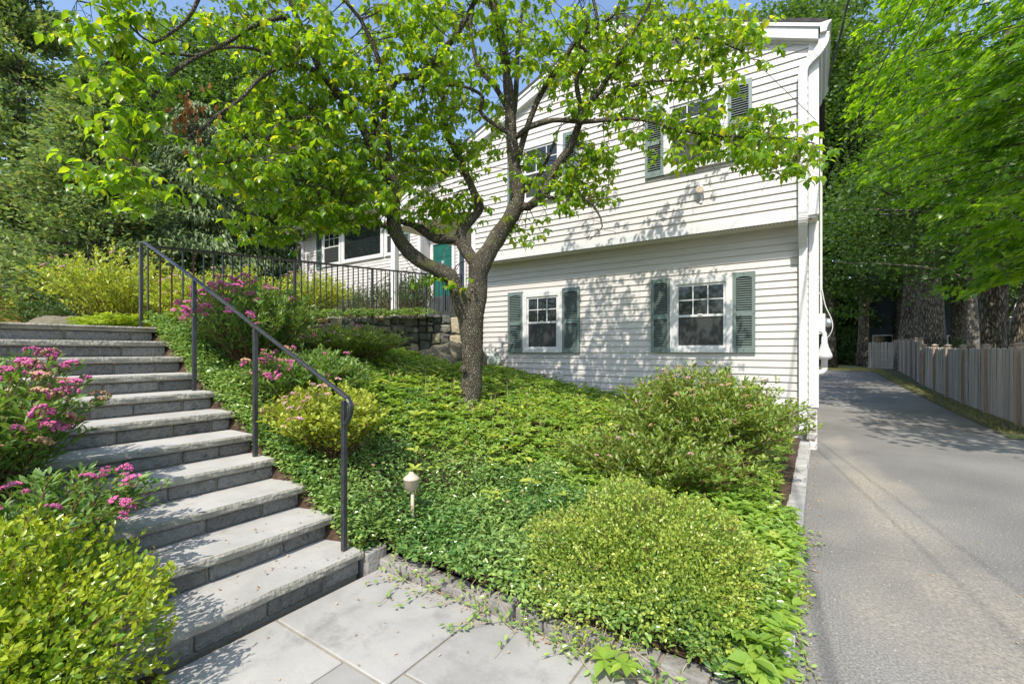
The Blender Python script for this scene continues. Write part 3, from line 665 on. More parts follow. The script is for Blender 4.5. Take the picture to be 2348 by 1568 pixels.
# main roof, rakes ----------------------------------------------------------
def slope(x0, x1, y0, y1, z0, z1, th): return [(x0, y0, z0), (x1, y0, z1), (x1, y1, z1), (x0, y1, z0), (x0, y0, z0 + th), (x1, y0, z1 + th), (x1, y1, z1 + th), (x0, y1, z0 + th)]
XE, XLE = 0.10, -8.78
rf_ = MB()
rf_.hexa(slope(RX, XE, YU - .15, 14.2, RZ, roofz(XE), .05)); rf_.hexa(slope(XLE, RX, YU - .15, 14.2, roofz(XLE), RZ, .05))
hp(rf_, 'roof', M['roof'])
for (xa, xb) in ((RX, XE), (XLE, RX)):
    za, zb_ = roofz(xa), roofz(xb)
    hp(MB().hexa(slope(xa, xb, YU - .12, YU - .03, za - .21, zb_ - .21, .15)), 'rake_board', M['trim'])
    hp(MB().hexa(slope(xa, xb, YU - .142, YU - .03, za - .058, zb_ - .058, .055)), 'rake_moulding', M['trim'])
    hp(MB().hexa(slope(xa, xb, YU - .031, YU + .02, za - .24, zb_ - .24, .20)), 'rake_soffit', M['trim'])
# K-style gutter along the right eave
prof = [(0.02, 0.0), (0.02, 0.13), (0.145, 0.13), (0.145, 0.112), (0.118, 0.085), (0.10, 0.045), (0.09, 0.0)]
ez = roofz(XE) - .135
hp(MB().prism([(u, v + ez) for u, v in prof], 'y', YU - .19, 9.3), 'gutter', M['trim'], bevel=.003)
hp(MB().prism([(0.0, ez - .10), (0.0, ez + .1), (.055, ez + .1), (.055, ez - .04), (.03, ez - .10)], 'y', YU - .12, 9.3), 'fascia', M['trim'])
# downspout: corrugated pipe with elbows, then a kick back under the overhang
def spout(path, w_, d_, name='downspout'):
    path = catmull([(x, y, z, 0) for x, y, z in path], .012)[:, :3]; mb = MB(); k = len(path); V = []
    tg = unit(np.gradient(path, axis=0))
    prof2 = []
    for sx_, sy_ in ((-1, -1), (1, -1), (1, 1), (-1, 1)):
        pass
    nrm = []
    for i in range(k):
        t = tg[i]; ax = np.array([1.0, 0, 0]); ax = ax - t * np.dot(ax, t)
        if np.linalg.norm(ax) < .3: ax = np.array([0, 0, 1.0]) - t * t[2]
        ax /= np.linalg.norm(ax); ay = np.cross(t, ax); nrm.append((ax, ay))
    cor = [(-.5, -.5), (-.3, -.5), (-.25, -.44), (-.1, -.44), (-.05, -.5), (.05, -.5), (.1, -.44), (.25, -.44), (.3, -.5), (.5, -.5), (.5, .5), (-.5, .5)]
    c = len(cor)
    curv = np.linalg.norm(np.gradient(tg, axis=0), axis=1)
    for i in range(k):
        s_ = 1 + (.07 if (curv[i] > .02 and i % 2) else 0)
        V += [path[i] + nrm[i][0] * u * w_ * s_ + nrm[i][1] * v * d_ * s_ for u, v in cor]
    f = [(i * c + j, i * c + (j + 1) % c, (i + 1) * c + (j + 1) % c, (i + 1) * c + j) for i in range(k - 1) for j in range(c)] + [tuple(range(c)), tuple(range((k - 1) * c, k * c))[::-1]]
    mb.add(V, f); return hp(mb, name, M['trim'])
spout([(.07, YU - .10, ez + .01), (.06, YU - .10, ez - .10), (.0, YU - .10, ez - .20), (-.10, YU - .09, ez - .28), (-.165, YU - .085, ez - .37), (-.175, YU - .083, ez - .55), (-.175, YU - .083, 4.6), (-.175, YU - .083, 3.36)], .105, .08)
spout([(-.175, YU - .083, 3.40), (-.175, YU - .083, 3.30), (-.178, YU - .04, 3.18), (-.18, YU + .16, 3.0), (-.18, YL_ - .085, 2.9), (-.18, YL_ - .083, 2.75), (-.18, YL_ - .083, 1.6), (-.18, YL_ - .083, .22)], .102, .078)
# wing roof and gutter
wr = MB(); wr.hexa([(-17.95, YW - .62, 6.40), (-8.9, YW - .62, 6.40), (-8.9, 14, 7.75), (-17.95, 14, 7.75), (-17.95, YW - .62, 6.45), (-8.9, YW - .62, 6.45), (-8.9, 14, 7.80), (-17.95, 14, 7.80)])
hp(wr, 'wing_roof', M['roof'])
hp(MB().box(-17.85, -8.9, YW - .56, YW, 6.26, 6.285), 'wing_soffit', M['soffit'])
hp(MB().prism([(-.02, 0), (-.02, .135), (-.15, .135), (-.15, .115), (-.122, .085), (-.10, .04), (-.095, 0)], 'x', -17.98, -8.9).add([], []) if False else MB().prism([(YW - .58 + u, 6.27 + v) for u, v in [(.0, 0), (.0, .135), (-.13, .135), (-.13, .115), (-.10, .085), (-.08, .04), (-.075, 0)]], 'x', -18.0, -8.9), 'wing_gutter', M['trim'])
hp(MB().box(-17.95, -8.9, YW - .58, YW - .555, 6.22, 6.40), 'wing_fascia', M['trim'])
spout([(-17.9, YW - .64, 6.28), (-17.9, YW - .62, 6.2), (-17.8, YW - .3, 5.95), (-17.62, YW - .09, 5.75), (-17.6, YW - .07, 5.55), (-17.6, YW - .07, 2.1)], .09, .07)

# windows and shutters --------------------------------------------------------
def window(xc, z0, z1, w_, y, style='hung', casing=.095):
    """casing (window) > sash, pane, muntin"""
    y = y - .024; fr = MB(); x0, x1 = xc - w_ / 2, xc + w_ / 2; yo = y - .045
    fr.box(x0, x0 + casing, yo, y + .034, z0, z1); fr.box(x1 - casing, x1, yo, y + .034, z0, z1)
    fr.box(x0 + casing, x1 - casing, yo, y + .01, z1 - casing, z1); fr.box(x0 + casing, x1 - casing, yo - .012, y + .01, z0, z0 + casing * .8)
    o = hp(fr, 'window', M['trim'], bevel=.003)
    a0, a1, b0, b1 = x0 + casing, x1 - casing, z0 + casing * .8, z1 - casing
    s_ = .038
    def sash(p0, p1, yy, nm='sash'):
        m = MB(); m.box(a0, a0 + s_, yy, yy + .03, p0, p1); m.box(a1 - s_, a1, yy, yy + .03, p0, p1)
        m.box(a0 + s_, a1 - s_, yy, yy + .03, p1 - s_, p1); m.box(a0 + s_, a1 - s_, yy, yy + .03, p0, p0 + s_)
        m.build(nm, M['trim'], o, bevel=.002)
    if style == 'hung':
        mid = (b0 + b1) / 2
        sash(mid - s_ / 2, b1, y - .024); sash(b0, mid + s_ / 2, y - .034, 'sash')
        MB().box(a0 + s_ - .003, a1 - s_ + .003, y - .014, y - .010, mid, b1 - s_ + .003).build('pane', M['glass'], o)
        MB().box(a0 + s_ - .003, a1 - s_ + .003, y - .020, y - .016, b0 + s_ - .003, mid).build('insect_screen', M['screen'], o)
        for i in (1, 2):
            xx = a0 + s_ + (a1 - a0 - 2 * s_) * i / 3
            MB().box(xx - .008, xx + .008, y - .021, y - .0135, mid + s_ / 2, b1 - s_).build('muntin', M['trim'], o)
        zz = (mid + b1) / 2
        MB().box(a0 + s_, a1 - s_, y - .0222, y - .0132, zz - .008, zz + .008).build('muntin', M['trim'], o)
        MB().box((a0 + a1) / 2 - .035, (a0 + a1) / 2 + .035, y - .05, y - .034, mid + .008, mid + .028).build('sash_lock', M['plastic'], o)
    else:
        sash(b0, b1, y - .03)
        MB().box(a0 + s_ - .003, a1 - s_ + .003, y - .018, y - .012, b0 + s_ - .003, b1 - s_ + .003).build('pane', M['glass'], o)
    return o
def shutter(x0, x1, z0, z1, y):
    y = y - .016; yo = y - .046; fr = .045 if x1 - x0 > .25 else .04
    m = MB(); midz = z0 + (z1 - z0) * .48
    m.box(x0, x0 + fr, yo, y - .012, z0, z1); m.box(x1 - fr, x1, yo, y - .012, z0, z1)
    m.box(x0 + fr, x1 - fr, yo + .001, y - .012, z0, z0 + fr * 1.9); m.box(x0 + fr, x1 - fr, yo + .001, y - .012, midz - .035, midz + .035)
    # arched top rail
    n_ = 8; w_ = x1 - x0 - 2 * fr
    poly = [(x0 + fr, z1), (x1 - fr, z1)] + [(x1 - fr - w_ * i / n_, z1 - fr * 2.0 + .022 * math.sin(math.pi * i / n_)) for i in range(n_ + 1)]
    m.prism(poly, 'y', yo + .001, y - .012)
    o = hp(m, 'shutter', M['shutter'])
    lo = MB()
    for (a, b) in ((z0 + fr * 1.9, midz - .035), (midz + .035, z1 - fr * 2 + .012)):
        n = int((b - a) / .034)
        for i in range(n):
            zz = a + (b - a) * (i + .15) / n
            lo.hexa([(x0 + fr, yo + .010, zz), (x1 - fr, yo + .010, zz), (x1 - fr, y - .016, zz + .014), (x0 + fr, y - .016, zz + .014),
                     (x0 + fr, yo + .010, zz + .005), (x1 - fr, yo + .010, zz + .005), (x1 - fr, y - .016, zz + .020), (x0 + fr, y - .016, zz + .020)])
    lo.box(x0 + fr, x1 - fr, y - .0145, y - .0125, z0 + fr, z1 - fr, 1)  # near-black backing sheet; shade of the louver gaps put into its colour
    lo.build('louvers', [M['shutter'], M['wallgap']], o)
    sc = MB()
    for xx, zz in (((x0 + x1) / 2, z1 - .03), ((x0 + x1) / 2, z0 + .04), (x0 + .018, midz), (x1 - .018, midz)):
        sc.lathe([(.008, yo - .003), (.008, yo + .002)], (xx, 0, zz), 8, 'y')
    sc.build('screw', M['wallgap'], o)
    return o
for (x0, x1, xa, xb, z0, z1, y) in [(-2.375, -2.06, -1.105, -.795, 1.385, 2.625, YL_), (-5.35, -4.985, -4.08, -3.72, 1.375, 2.61, YL_),
                                     (-2.37, -2.07, -1.12, -.80, 4.24, 5.39, YU), (-5.12, -4.82, -3.88, -3.58, 4.24, 5.39, YU)]:
    shutter(x0, x1, z0, z1, y); shutter(xa, xb, z0, z1, y)
    window((x1 + xa) / 2, z0, z1 - (.0 if y == YU else .03), xa - x1 - .006, y)
shutter(-16.69, -16.30, 4.64, 6.16, YW); shutter(-11.75, -11.40, 4.64, 6.16, YW)
window(-15.69, 4.70, 6.16, 1.18, YW); window(-13.87, 4.70, 6.16, 2.38, YW, 'fixed', .13); window(-12.19, 4.70, 6.16, .86, YW)
# front door
YD_keep = YD; YD = YD - .028
dx0, dx1, dz0, dz1 = -10.72, -9.88, 2.95, 4.95
fr = MB(); fr.box(dx0 - .11, dx0, YD - .05, YD + .01, dz0, dz1 + .12).box(dx1, dx1 + .11, YD - .05, YD + .01, dz0, dz1 + .12).box(dx0, dx1, YD - .052, YD + .01, dz1, dz1 + .12)
hp(fr, 'door_frame', M['trim'])
dm = MB(); dm.box(dx0 + .004, dx1 - .004, YD - .012, YD + .005, dz0, dz1 - .004)
for a, b in ((.12, .40), (.46, .74)):
    for c0, c1 in ((.18, .75), (.88, 1.05), (1.55, 1.85)):
        dm.box(dx0 + a, dx0 + b, YD - .022, YD - .011, dz0 + c0, dz0 + c1)
dm.box(dx0 + .12, dx0 + .74, YD - .022, YD - .011, dz0 + 1.16, dz0 + 1.45)
door = hp(dm, 'front_door', M['door'], bevel=.004)
MB().lathe([(.06, YD - .034), (.06, YD - .022)], (dx0 + .43, 0, dz0 + 1.38), 16, 'y').build('wreath_knocker', M['silver'], door)
MB().lathe([(.035, YD - .05), (.035, YD - .012)], (dx1 - .07, 0, dz0 + .95), 12, 'y').build('door_knob', M['brass'], door)
sl = hp(MB().box(-9.62, -9.30, YD - .04, YD + .01, 3.0, 4.95), 'sidelight', M['trim'])
MB().box(-9.56, -9.36, YD - .046, YD - .041, 3.1, 4.88).build('pane', M['glass'], sl)
YD = YD_keep
# stoop with stone steps
sp = MB().box(-10.9, -6.1, 9.4, YD, 2.0, 2.93)
for i in range(4): sp.box(-11.2 - i * .3, -10.9 - i * .3, 9.5, YD - .1, 1.9, 2.78 - i * .16)
hp(sp, 'stoop', M['bluestone'], bevel=.008)
# ================================================================== HANDRAIL BESIDE THE STEPS
hr = empty('stair_handrail', (-2.5, 1.8, .15)); tag(hr, 'dark iron handrail on four posts beside the garden steps', 'handrail')
ho = Vector((2.5, -1.8, -.15))
def hrp(mb, name, mat=None, **k):
    o = mb.build(name, mat or M['iron'], hr, **k); o.location = ho; return o
posts = [(-2.495, 1.80, .151, 1.10), (-3.59, 1.80, .604, 1.60), (-4.655, 1.80, 1.057, 2.07), (-5.93, 1.80, 1.66, 2.53)]
for x, y, z0, z1 in posts:
    hrp(MB().box(x - .0155, x + .0155, y - .0155, y + .0155, z0 - .02, z1), 'post', bevel=.003)
# moulded flat top rail ending in a downward scroll
rail = [(-5.95, 1.8, 2.545), (-5.85, 1.8, 2.545), (-5.72, 1.8, 2.50), (-4.655, 1.8, 2.065), (-3.59, 1.8, 1.605), (-2.56, 1.8, 1.165), (-2.46, 1.8, 1.115), (-2.425, 1.8, 1.07), (-2.435, 1.8, 1.01), (-2.47, 1.8, .96)]
rp = catmull([(*p, 0) for p in rail], .03)[:, :3]
mb = MB(); tg = unit(np.gradient(rp, axis=0)); V = []; prof = [(-.019, -.006), (-.019, .003), (-.011, .009), (.011, .009), (.019, .003), (.019, -.006)]
for p, t in zip(rp, tg):
    n_ = np.cross(np.array([0, 1.0, 0]), t); n_ = n_ if (n_[2] > 0 or t[2] < -.9) else -n_
    n_ = np.array([-t[2], 0, t[0]]);  n_ = n_ if t[0] > 0 else n_
    V += [p + np.array([0, u, 0]) + n_ * v for u, v in prof]
k = len(rp); mb.add(V, [(i * 6 + j, i * 6 + (j + 1) % 6, (i + 1) * 6 + (j + 1) % 6, (i + 1) * 6 + j) for i in range(k - 1) for j in range(6)] + [tuple(range(6)), tuple(range(6 * k - 6, 6 * k))[::-1]])
hrp(mb, 'top_rail')

# ------------------------------------------------------------------ terrace railing on the retaining wall
tr = empty('terrace_railing', (-6.3, 4.3, 1.9)); tag(tr, 'black iron railing with thin balusters along the terrace edge', 'railing')
to = Vector((6.3, -4.3, -1.9))
A = np.array([-5.93, 1.86, 0]); B = np.array([-6.80, 6.88, 0]); C = np.array([-6.25, 7.35, 0])
def ztop(y): return 2.53 + (y - 1.86) / 5.02 * .48
def railseg(P0, P1, zt0, zt1, nb, posts_at, rusty=()):
    d = P1 - P0
    def pt(f, z): return (P0[0] + d[0] * f, P0[1] + d[1] * f, z)
    def bar(a, b, r, nm, sq=True, mat=None):
        o = MB().tube([a, b], r, 4, square=True).build(nm, mat or M['iron'], tr); o.location = to
    bar(pt(0, zt0), pt(1, zt1), .0145, 'top_rail'); bar(pt(0, zt0 - .80), pt(1, zt1 - .80), .010, 'bottom_rail')
    for i in range(nb + 1):
        f = i / nb; zt = zt0 + (zt1 - zt0) * f
        if i in posts_at: bar(pt(f, zt - .95), pt(f, zt - .005), .0165, 'post')
        else: bar(pt(f, zt - .80), pt(f, zt - .012), .0068, 'baluster', mat=M['rust'] if i in rusty else None)
railseg(A, B, ztop(1.86), ztop(6.88), 44, (16, 30, 44), (1, 2, 4))
railseg(B, C, ztop(6.88), ztop(6.88) + .0, 8, (8,))
# little handrails of the stoop
def smallrail(name, pts, label, nb):
    o = empty(name, pts[0]); tag(o, label, 'railing', None)
    base = Vector(pts[0]); P = np.array(pts, float)
    sm = catmull(np.hstack([P, np.zeros((len(P), 1))]), .05)[:, :3]
    q = MB().tube(sm, .012, 6).build('top_rail', M['iron'], o); q.location = -base
    for i in range(nb):
        f = i / (nb - 1); idx = int(f * (len(sm) - 1) * .9); p = sm[idx]
        b = MB().tube([(p[0], p[1], p[2] - .85), tuple(p)], .007 if i else .013, 4, square=True).build('baluster', M['iron'], o); b.location = -base
smallrail('stoop_railing', [(-11.5, 9.3, 3.40), (-10.9, 9.3, 3.62), (-10.6, 9.3, 3.73), (-10.35, 9.3, 3.73), (-10.2, 9.3, 3.66), (-10.18, 9.3, 3.58)], 'small curved iron handrail at the stoop steps behind the terrace railing', 7)
smallrail('stoop_railing', [(-8.45, 9.3, 3.35), (-8.2, 9.3, 3.55), (-7.9, 9.3, 3.75), (-7.2, 9.3, 3.78)], 'short iron handrail right of the green front door', 6)

# ================================================================== GARDEN LAMPS
def pathlamp(p, h, label):
    o = empty('path_lamp', p); tag(o, label, 'lamp', 'garden path lamps')
    MB().tube([(0, 0, -.1), (0, 0, h - .09)], .0125, 10).build('pole', M['lampbeige'], o, smooth=True)
    MB().lathe([(.050, h - .10), (.055, h - .098), (.055, h - .045), (.058, h - .043), (.057, h - .038), (.045, h - .024), (.028, h - .014), (.020, h - .002), (.012, h + .006), (.001, h + .008)], (-.012, 0, 0), 28).build('hood', M['lampbeige'], o, smooth=True)
    MB().lathe([(.040, h - .12), (.040, h - .095)], (-.012, 0, 0), 16).build('lens', M['lampbeige'], o, smooth=True)
    return o
p = at(946, 1190, 3.2); pathlamp((p[0], p[1], p[2] - .02), .345, 'beige mushroom path lamp standing in the vinca near the handrail')
pathlamp((-4.02, .62, .80), .42, 'pale path lamp half hidden by the pink flowers left of the steps')

# ================================================================== ON THE WALLS
gm = empty('gas_meter', (-5.66, 7.62, 1.03)); tag(gm, 'grey gas meter with pipes on the house wall behind the trunk', 'gas meter')
def gp(mb, name, mat, smooth=True): return mb.build(name, mat, gm, smooth)
b = MB(); b.lathe([(.02, -.11), (.10, -.10), (.135, -.07), (.14, 0), (.135, .07), (.10, .10), (.02, .11)], (.05, 0, .20), 20, 'y'); gp(b, 'body', M['meter'])
gp(MB().lathe([(.02, -.05), (.09, -.045), (.115, -.02), (.115, .04), (.05, .05)], (.12, .02, .17), 20, 'y'), 'diaphragm_case', M['meter'])
gp(MB().box(-.06, .16, -.08, .08, .30, .345), 'top_plate', M['meter'], False)
gp(MB().lathe([(.05, -.03), (.055, -.02), (.055, .02), (.05, .03)], (-.015, -.09, .27), 16, 'y'), 'index_dial', M['silver'])
gp(MB().box(-.05, .03, -.135, -.10, .10, .19), 'index_window', M['plastic'], False)
gp(MB().tube(catmull([(0, 0, .34, 0), (0, 0, .40, 0), (-.02, 0, .44, 0), (-.10, 0, .45, 0), (-.15, 0, .42, 0), (-.16, 0, .36, 0), (-.16, 0, .02, 0)], .02)[:, :3], .02, 10), 'inlet_pipe', M['galv'])
gp(MB().tube(catmull([(.11, 0, .34, 0), (.11, 0, .39, 0), (.14, 0, .43, 0), (.24, 0, .45, 0), (.28, 0, .46, 0), (.30, 0, .52, 0), (.36, .02, .54, 0), (.42, .12, .54, 0), (.42, .26, .54, 0)], .02)[:, :3], .02, 10), 'outlet_pipe', M['galv'])
gp(MB().lathe([(.02, -.06), (.075, -.05), (.085, -.015), (.085, .015), (.075, .05), (.02, .06)], (-.25, -.02, .26), 18, 'y'), 'regulator', M['silver'])
for i, (x, z) in enumerate([(0, .345), (.11, .345), (-.10, .45), (.24, .45), (-.16, .30)]):
    gp(MB().lathe([(.027, z - .018), (.030, z - .01), (.030, z + .01), (.027, z + .018)], (x, 0, 0), 8), 'pipe_union', M['galv'])
va = empty('wall_vent', (-4.16, YL_ - .022, .935)); tag(va, 'round pale vent cap on the siding below the left window', 'vent')
MB().lathe([(.088, .004), (.088, -.006), (.08, -.012), (.05, -.016), (.048, -.008)], (0, 0, 0), 28, 'y').build('flange', M['trim'], va, True)
g = MB()
for i in range(-4, 5):
    for j in range(-4, 5):
        xx, zz = i * .011 + (j % 2) * .0055, j * .010
        if xx * xx + zz * zz < .0019: g.lathe([(.0034, -.0185), (.0034, -.016)], (xx, 0, zz), 6, 'y')
MB().lathe([(.047, -.017), (.047, -.009)], (0, 0, 0), 24, 'y').build('grille_plate', M['plastic'], va)
g.build('grille_holes', M['wallgap'], va)
fl = empty('wall_floodlight', (-1.505, YU - .02, 3.83)); tag(fl, 'small white floodlight on the siding below the upper right window', 'floodlight')
MB().box(-.022, .022, -.018, .004, -.14, -.03).build('mount', M['plastic'], fl, bevel=.004)
MB().tube([(0, -.02, -.06), (0, -.05, -.02), (0, -.06, .02)], .012, 8).build('arm', M['plastic'], fl)
b = MB().lathe([(.02, .03), (.045, .02), (.062, -.02), (.065, -.045), (.055, -.05)], (0, -.05, .05), 20, 'y'); b.build('lamp_head', M['trim'], fl, True)
MB().lathe([(.054, -.052), (.05, -.056)], (0, -.05, .05), 20, 'y').build('lens', M['lampbeige'], fl)
ef = empty('eave_floodlight', (-16.9, YW - .3, 6.25)); tag(ef, 'white twin floodlight under the eave of the low wing', 'floodlight')
MB().lathe([(.06, 0), (.06, -.03), (.03, -.04)], (0, 0, 0), 14).build('mount', M['trim'], ef)
for sx in (-.1, .12):
    MB().tube([(0, 0, -.03), (sx, -.05, -.10)], .018, 8).build('arm', M['trim'], ef)
    MB().lathe([(.04, .06), (.06, .02), (.075, -.05)], (sx * 1.4, -.1, -.16), 16, 'y').build('lamp_head', M['trim'], ef, True)
# electricity meter and vent hood on the drive side of the house
em = empty('electric_meter', (0.0, 9.6, 1.9)); tag(em, 'grey electric meter box with conduit on the drive side of the house', 'electric meter')
MB().box(0, .10, -.12, .12, -.2, .15).build('box', M['plastic'], em, bevel=.006)
MB().lathe([(.08, .10), (.08, .17), (.06, .19)], (0, 0, 0), 18, 'x').build('dial_cover', M['silver'], em, True)
MB().tube([(.04, 0, .15), (.04, 0, 3.2)], .02, 8).build('conduit', M['plastic'], em)
MB().tube(catmull([(.05, -.05, .6, 0), (.10, -.05, .3, 0), (.19, -.03, .05, 0), (.20, -.02, -.12, 0), (.14, 0, -.25, 0), (.05, 0, -.3, 0)], .04)[:, :3], .007, 6).build('cable', M['plastic'], em)
vh = empty('exhaust_hood', (0.0, 9.3, 1.15)); tag(vh, 'white bell shaped exhaust hood on the drive side of the house', 'vent')
MB().lathe([(.04, .50), (.045, .38), (.055, .36), (.06, .33), (.11, .20), (.115, .16), (.09, .13), (.05, .11), (.048, -.02)], (.085, 0, 0), 22).build('hood', M['trim'], vh, True)
MB().tube(catmull([(.085, 0, .48, 0), (.085, 0, .55, 0), (.04, 0, .60, 0), (-.05, 0, .61, 0)], .03)[:, :3], .036, 12).build('pipe', M['trim'], vh, True)
MB().tube(catmull([(.085, 0, 0, 0), (.085, 0, -.05, 0), (.05, 0, -.10, 0), (-.05, 0, -.11, 0)], .03)[:, :3], .046, 12).build('elbow', M['trim'], vh, True)

# ================================================================== OVERHEAD WIRES
def wire(name, a, b, sag, r, label, twist=False):
    f = np.linspace(0, 1, 40); P = np.array(a)[None] * (1 - f)[:, None] + np.array(b)[None] * f[:, None]; P[:, 2] -= sag * 4 * f * (1 - f)
    m = MB().tube(P, r, 6)
    if twist:
        ph = f * 160; q = P + np.stack([np.cos(ph), np.zeros(40), np.sin(ph)], 1) * r * 1.5; m.tube(q, r * .8, 5)
    tag(m.build(name, M['wire'], None, True), label, 'wire', 'overhead service wires')
wire('service_wire', (.12, 9.1, 5.75), (1.9, -9, 6.4), .05, .011, 'twisted service cable running from the gutter up out of the picture', True)
wire('service_wire', (.06, 8.7, 3.95), (3.4, -9, 7.6), .2, .006, 'upper of two thin wires rising over the drive from the side wall')
wire('service_wire', (.06, 8.9, 3.85), (3.9, -9, 7.5), .25, .005, 'lower of two thin wires rising over the drive from the side wall')
wire('service_wire', (-.03, 7.44, 4.55), (-3.4, 1.0, 6.8), .02, .004, 'thin black wire crossing the gable from the corner board')

# ================================================================== PICKET FENCE
FP = [(3.05, 10.6), (3.12, 12.3), (3.16, 18.2), (3.26, 23.0), (3.55, 27.6), (3.95, 36.6), (2.65, 38.2)]
fe = empty('picket_fence', (3.2, 18, 0)); tag(fe, 'weathered grey stockade fence along the right edge of the drive', 'fence'); fo = Vector((-3.2, -18, 0))
pk = []
for i in range(3):
    hh = 1.0
    m = MB(); w_ = .0985
    m.prism([(-w_ / 2, 0), (w_ / 2, 0), (w_ / 2, .97), (w_ * .2, 1.0), (-w_ * .25, 1.0 - .004 * i), (-w_ / 2, .965)], 'y', -.009, .009)
    pk.append(m.mesh('picket', M['fence']))
pcap = MB().box(-.085, .085, -.085, .085, 0, .02).add([(-.07, -.07, .02), (.07, -.07, .02), (.07, .07, .02), (-.07, .07, .02), (0, 0, .06)], [(0, 1, 4), (1, 2, 4), (2, 3, 4), (3, 0, 4)]).mesh('post_cap', M['fencepost'], bevel=.004)
ppost = MB().box(-.055, .055, -.055, .055, 0, 1).mesh('post', M['fencepost'], bevel=.005)
pr = random.Random(3); npk = 0
rails = MB()
for s_ in range(len(FP) - 1):
    a, b = np.array(FP[s_]), np.array(FP[s_ + 1]); ln = np.linalg.norm(b - a); d = (b - a) / ln
    hgt = 1.44 if s_ < 3 else 1.70
    stp = .098 if s_ < 3 else (.105 if s_ == 3 else .13)
    rot = math.atan2(d[1], d[0])
    n = int(ln / stp)
    for i in range(n):
        q = a + d * (i + .5) * stp; z = float(dr(q[1])) + .03
        if npk < 296:
            o = link('picket', pr.choice(pk), fe, (q[0] - 3.2 + pr.uniform(-.004, .004), q[1] - 18, z), (pr.uniform(-.012, .012), 0, rot), (pr.uniform(.93, 1.03), 1, hgt + pr.uniform(-.025, .02))); npk += 1
    for zz in (.35, 1.15):
        nrm = np.array([-d[1], d[0]]) * -.035
        rails.tube([(a[0] + nrm[0], a[1] + nrm[1], dr(a[1]) + zz), (b[0] + nrm[0], b[1] + nrm[1], dr(b[1]) + zz)], .03, 4, square=True)
    k = 0
    while k * 2.05 < ln - .3 or k == 0:
        q = a + d * k * 2.05; z = float(dr(q[1]))
        po = link('post', ppost, fe, (q[0] - 3.2 - .015, q[1] - 18, z), (0, 0, rot), (1, 1, hgt + .08))
        link('post_cap', pcap, fe, (q[0] - 3.2 - .015, q[1] - 18, z + hgt + .08), (0, 0, rot)); k += 1
rails.build('rails', M['fence'], fe, loc=fo)

# ================================================================== BUILDINGS BEHIND
def far_house(name, label, c, w_, d_, h, rot, wall, roof, wins, rh=2.6, boards=True):
    o = empty(name, c); o.rotation_euler = (0, 0, rot); tag(o, label, 'house')
    wp = MB().box(-w_ / 2, w_ / 2, -d_ / 2, d_ / 2, 0, h).build('wall', wall, o)
    if boards:
        z = .3
        while z < h - .05:
            MB().hexa([(-w_ / 2, -d_ / 2 - .03, z), (w_ / 2, -d_ / 2 - .03, z), (w_ / 2, -d_ / 2, z), (-w_ / 2, -d_ / 2, z), (-w_ / 2, -d_ / 2 - .008, z + .2), (w_ / 2, -d_ / 2 - .008, z + .2), (w_ / 2, -d_ / 2, z + .2), (-w_ / 2, -d_ / 2, z + .2)]).build('siding_board', wall, wp); z += .2
    MB().prism([(-d_ / 2 - .5, h - .1), (d_ / 2 + .5, h - .1), (d_ / 2 + .5, h), (0, h + rh), (-d_ / 2 - .5, h)], 'x', -w_ / 2 - .4, w_ / 2 + .4).build('roof', roof, o)
    for (x, z0, ww, hh) in wins:
        y = -d_ / 2 - .05
        f = MB(); e = .09
        f.box(x - ww / 2, x + ww / 2, y, y + .06, z0, z0 + e).box(x - ww / 2, x + ww / 2, y, y + .06, z0 + hh - e, z0 + hh).box(x - ww / 2, x - ww / 2 + e, y + .001, y + .06, z0 + e, z0 + hh - e).box(x + ww / 2 - e, x + ww / 2, y + .001, y + .06, z0 + e, z0 + hh - e)
        f.box(x - .03, x + .03, y + .012, y + .05, z0 + e, z0 + hh - e)
        wn = f.build('window', M['trim'], o); MB().box(x - ww / 2 + .02, x + ww / 2 - .02, y + .02, y + .045, z0 + .02, z0 + hh - .02).build('pane', M['glass'], wn)
    return o
far_house('neighbour_house', 'dark blue clapboard house behind the tree trunks beyond the fence', (10.5, 52, .2), 15, 8, 6.2, R(-4), M['teal'], M['roofgrey'],
          [(-5.2, .4, 2.6, 2.1), (-4.2, 4.2, 1.0, .75), (-1.5, .9, .9, 1.5), (1.2, 3.6, 1.0, 1.6), (2.0, .9, 1.1, 1.5), (4.6, 3.6, 1.0, 1.6), (5.2, .9, 1.1, 1.5)])
far_house('neighbour_house', 'pale house glimpsed through the cedars at far left', (-36, 4, 1.6), 14, 9, 6.5, R(78), M['palehouse'], M['roofgrey'],
          [(-4, 3.6, 1.1, 1.6), (-1.5, 3.6, 1.1, 1.6), (1.5, 3.6, 1.1, 1.6), (4, 3.6, 1.1, 1.6), (-4, .8, 1.1, 1.6), (3, .8, 1.1, 1.6)], boards=False)
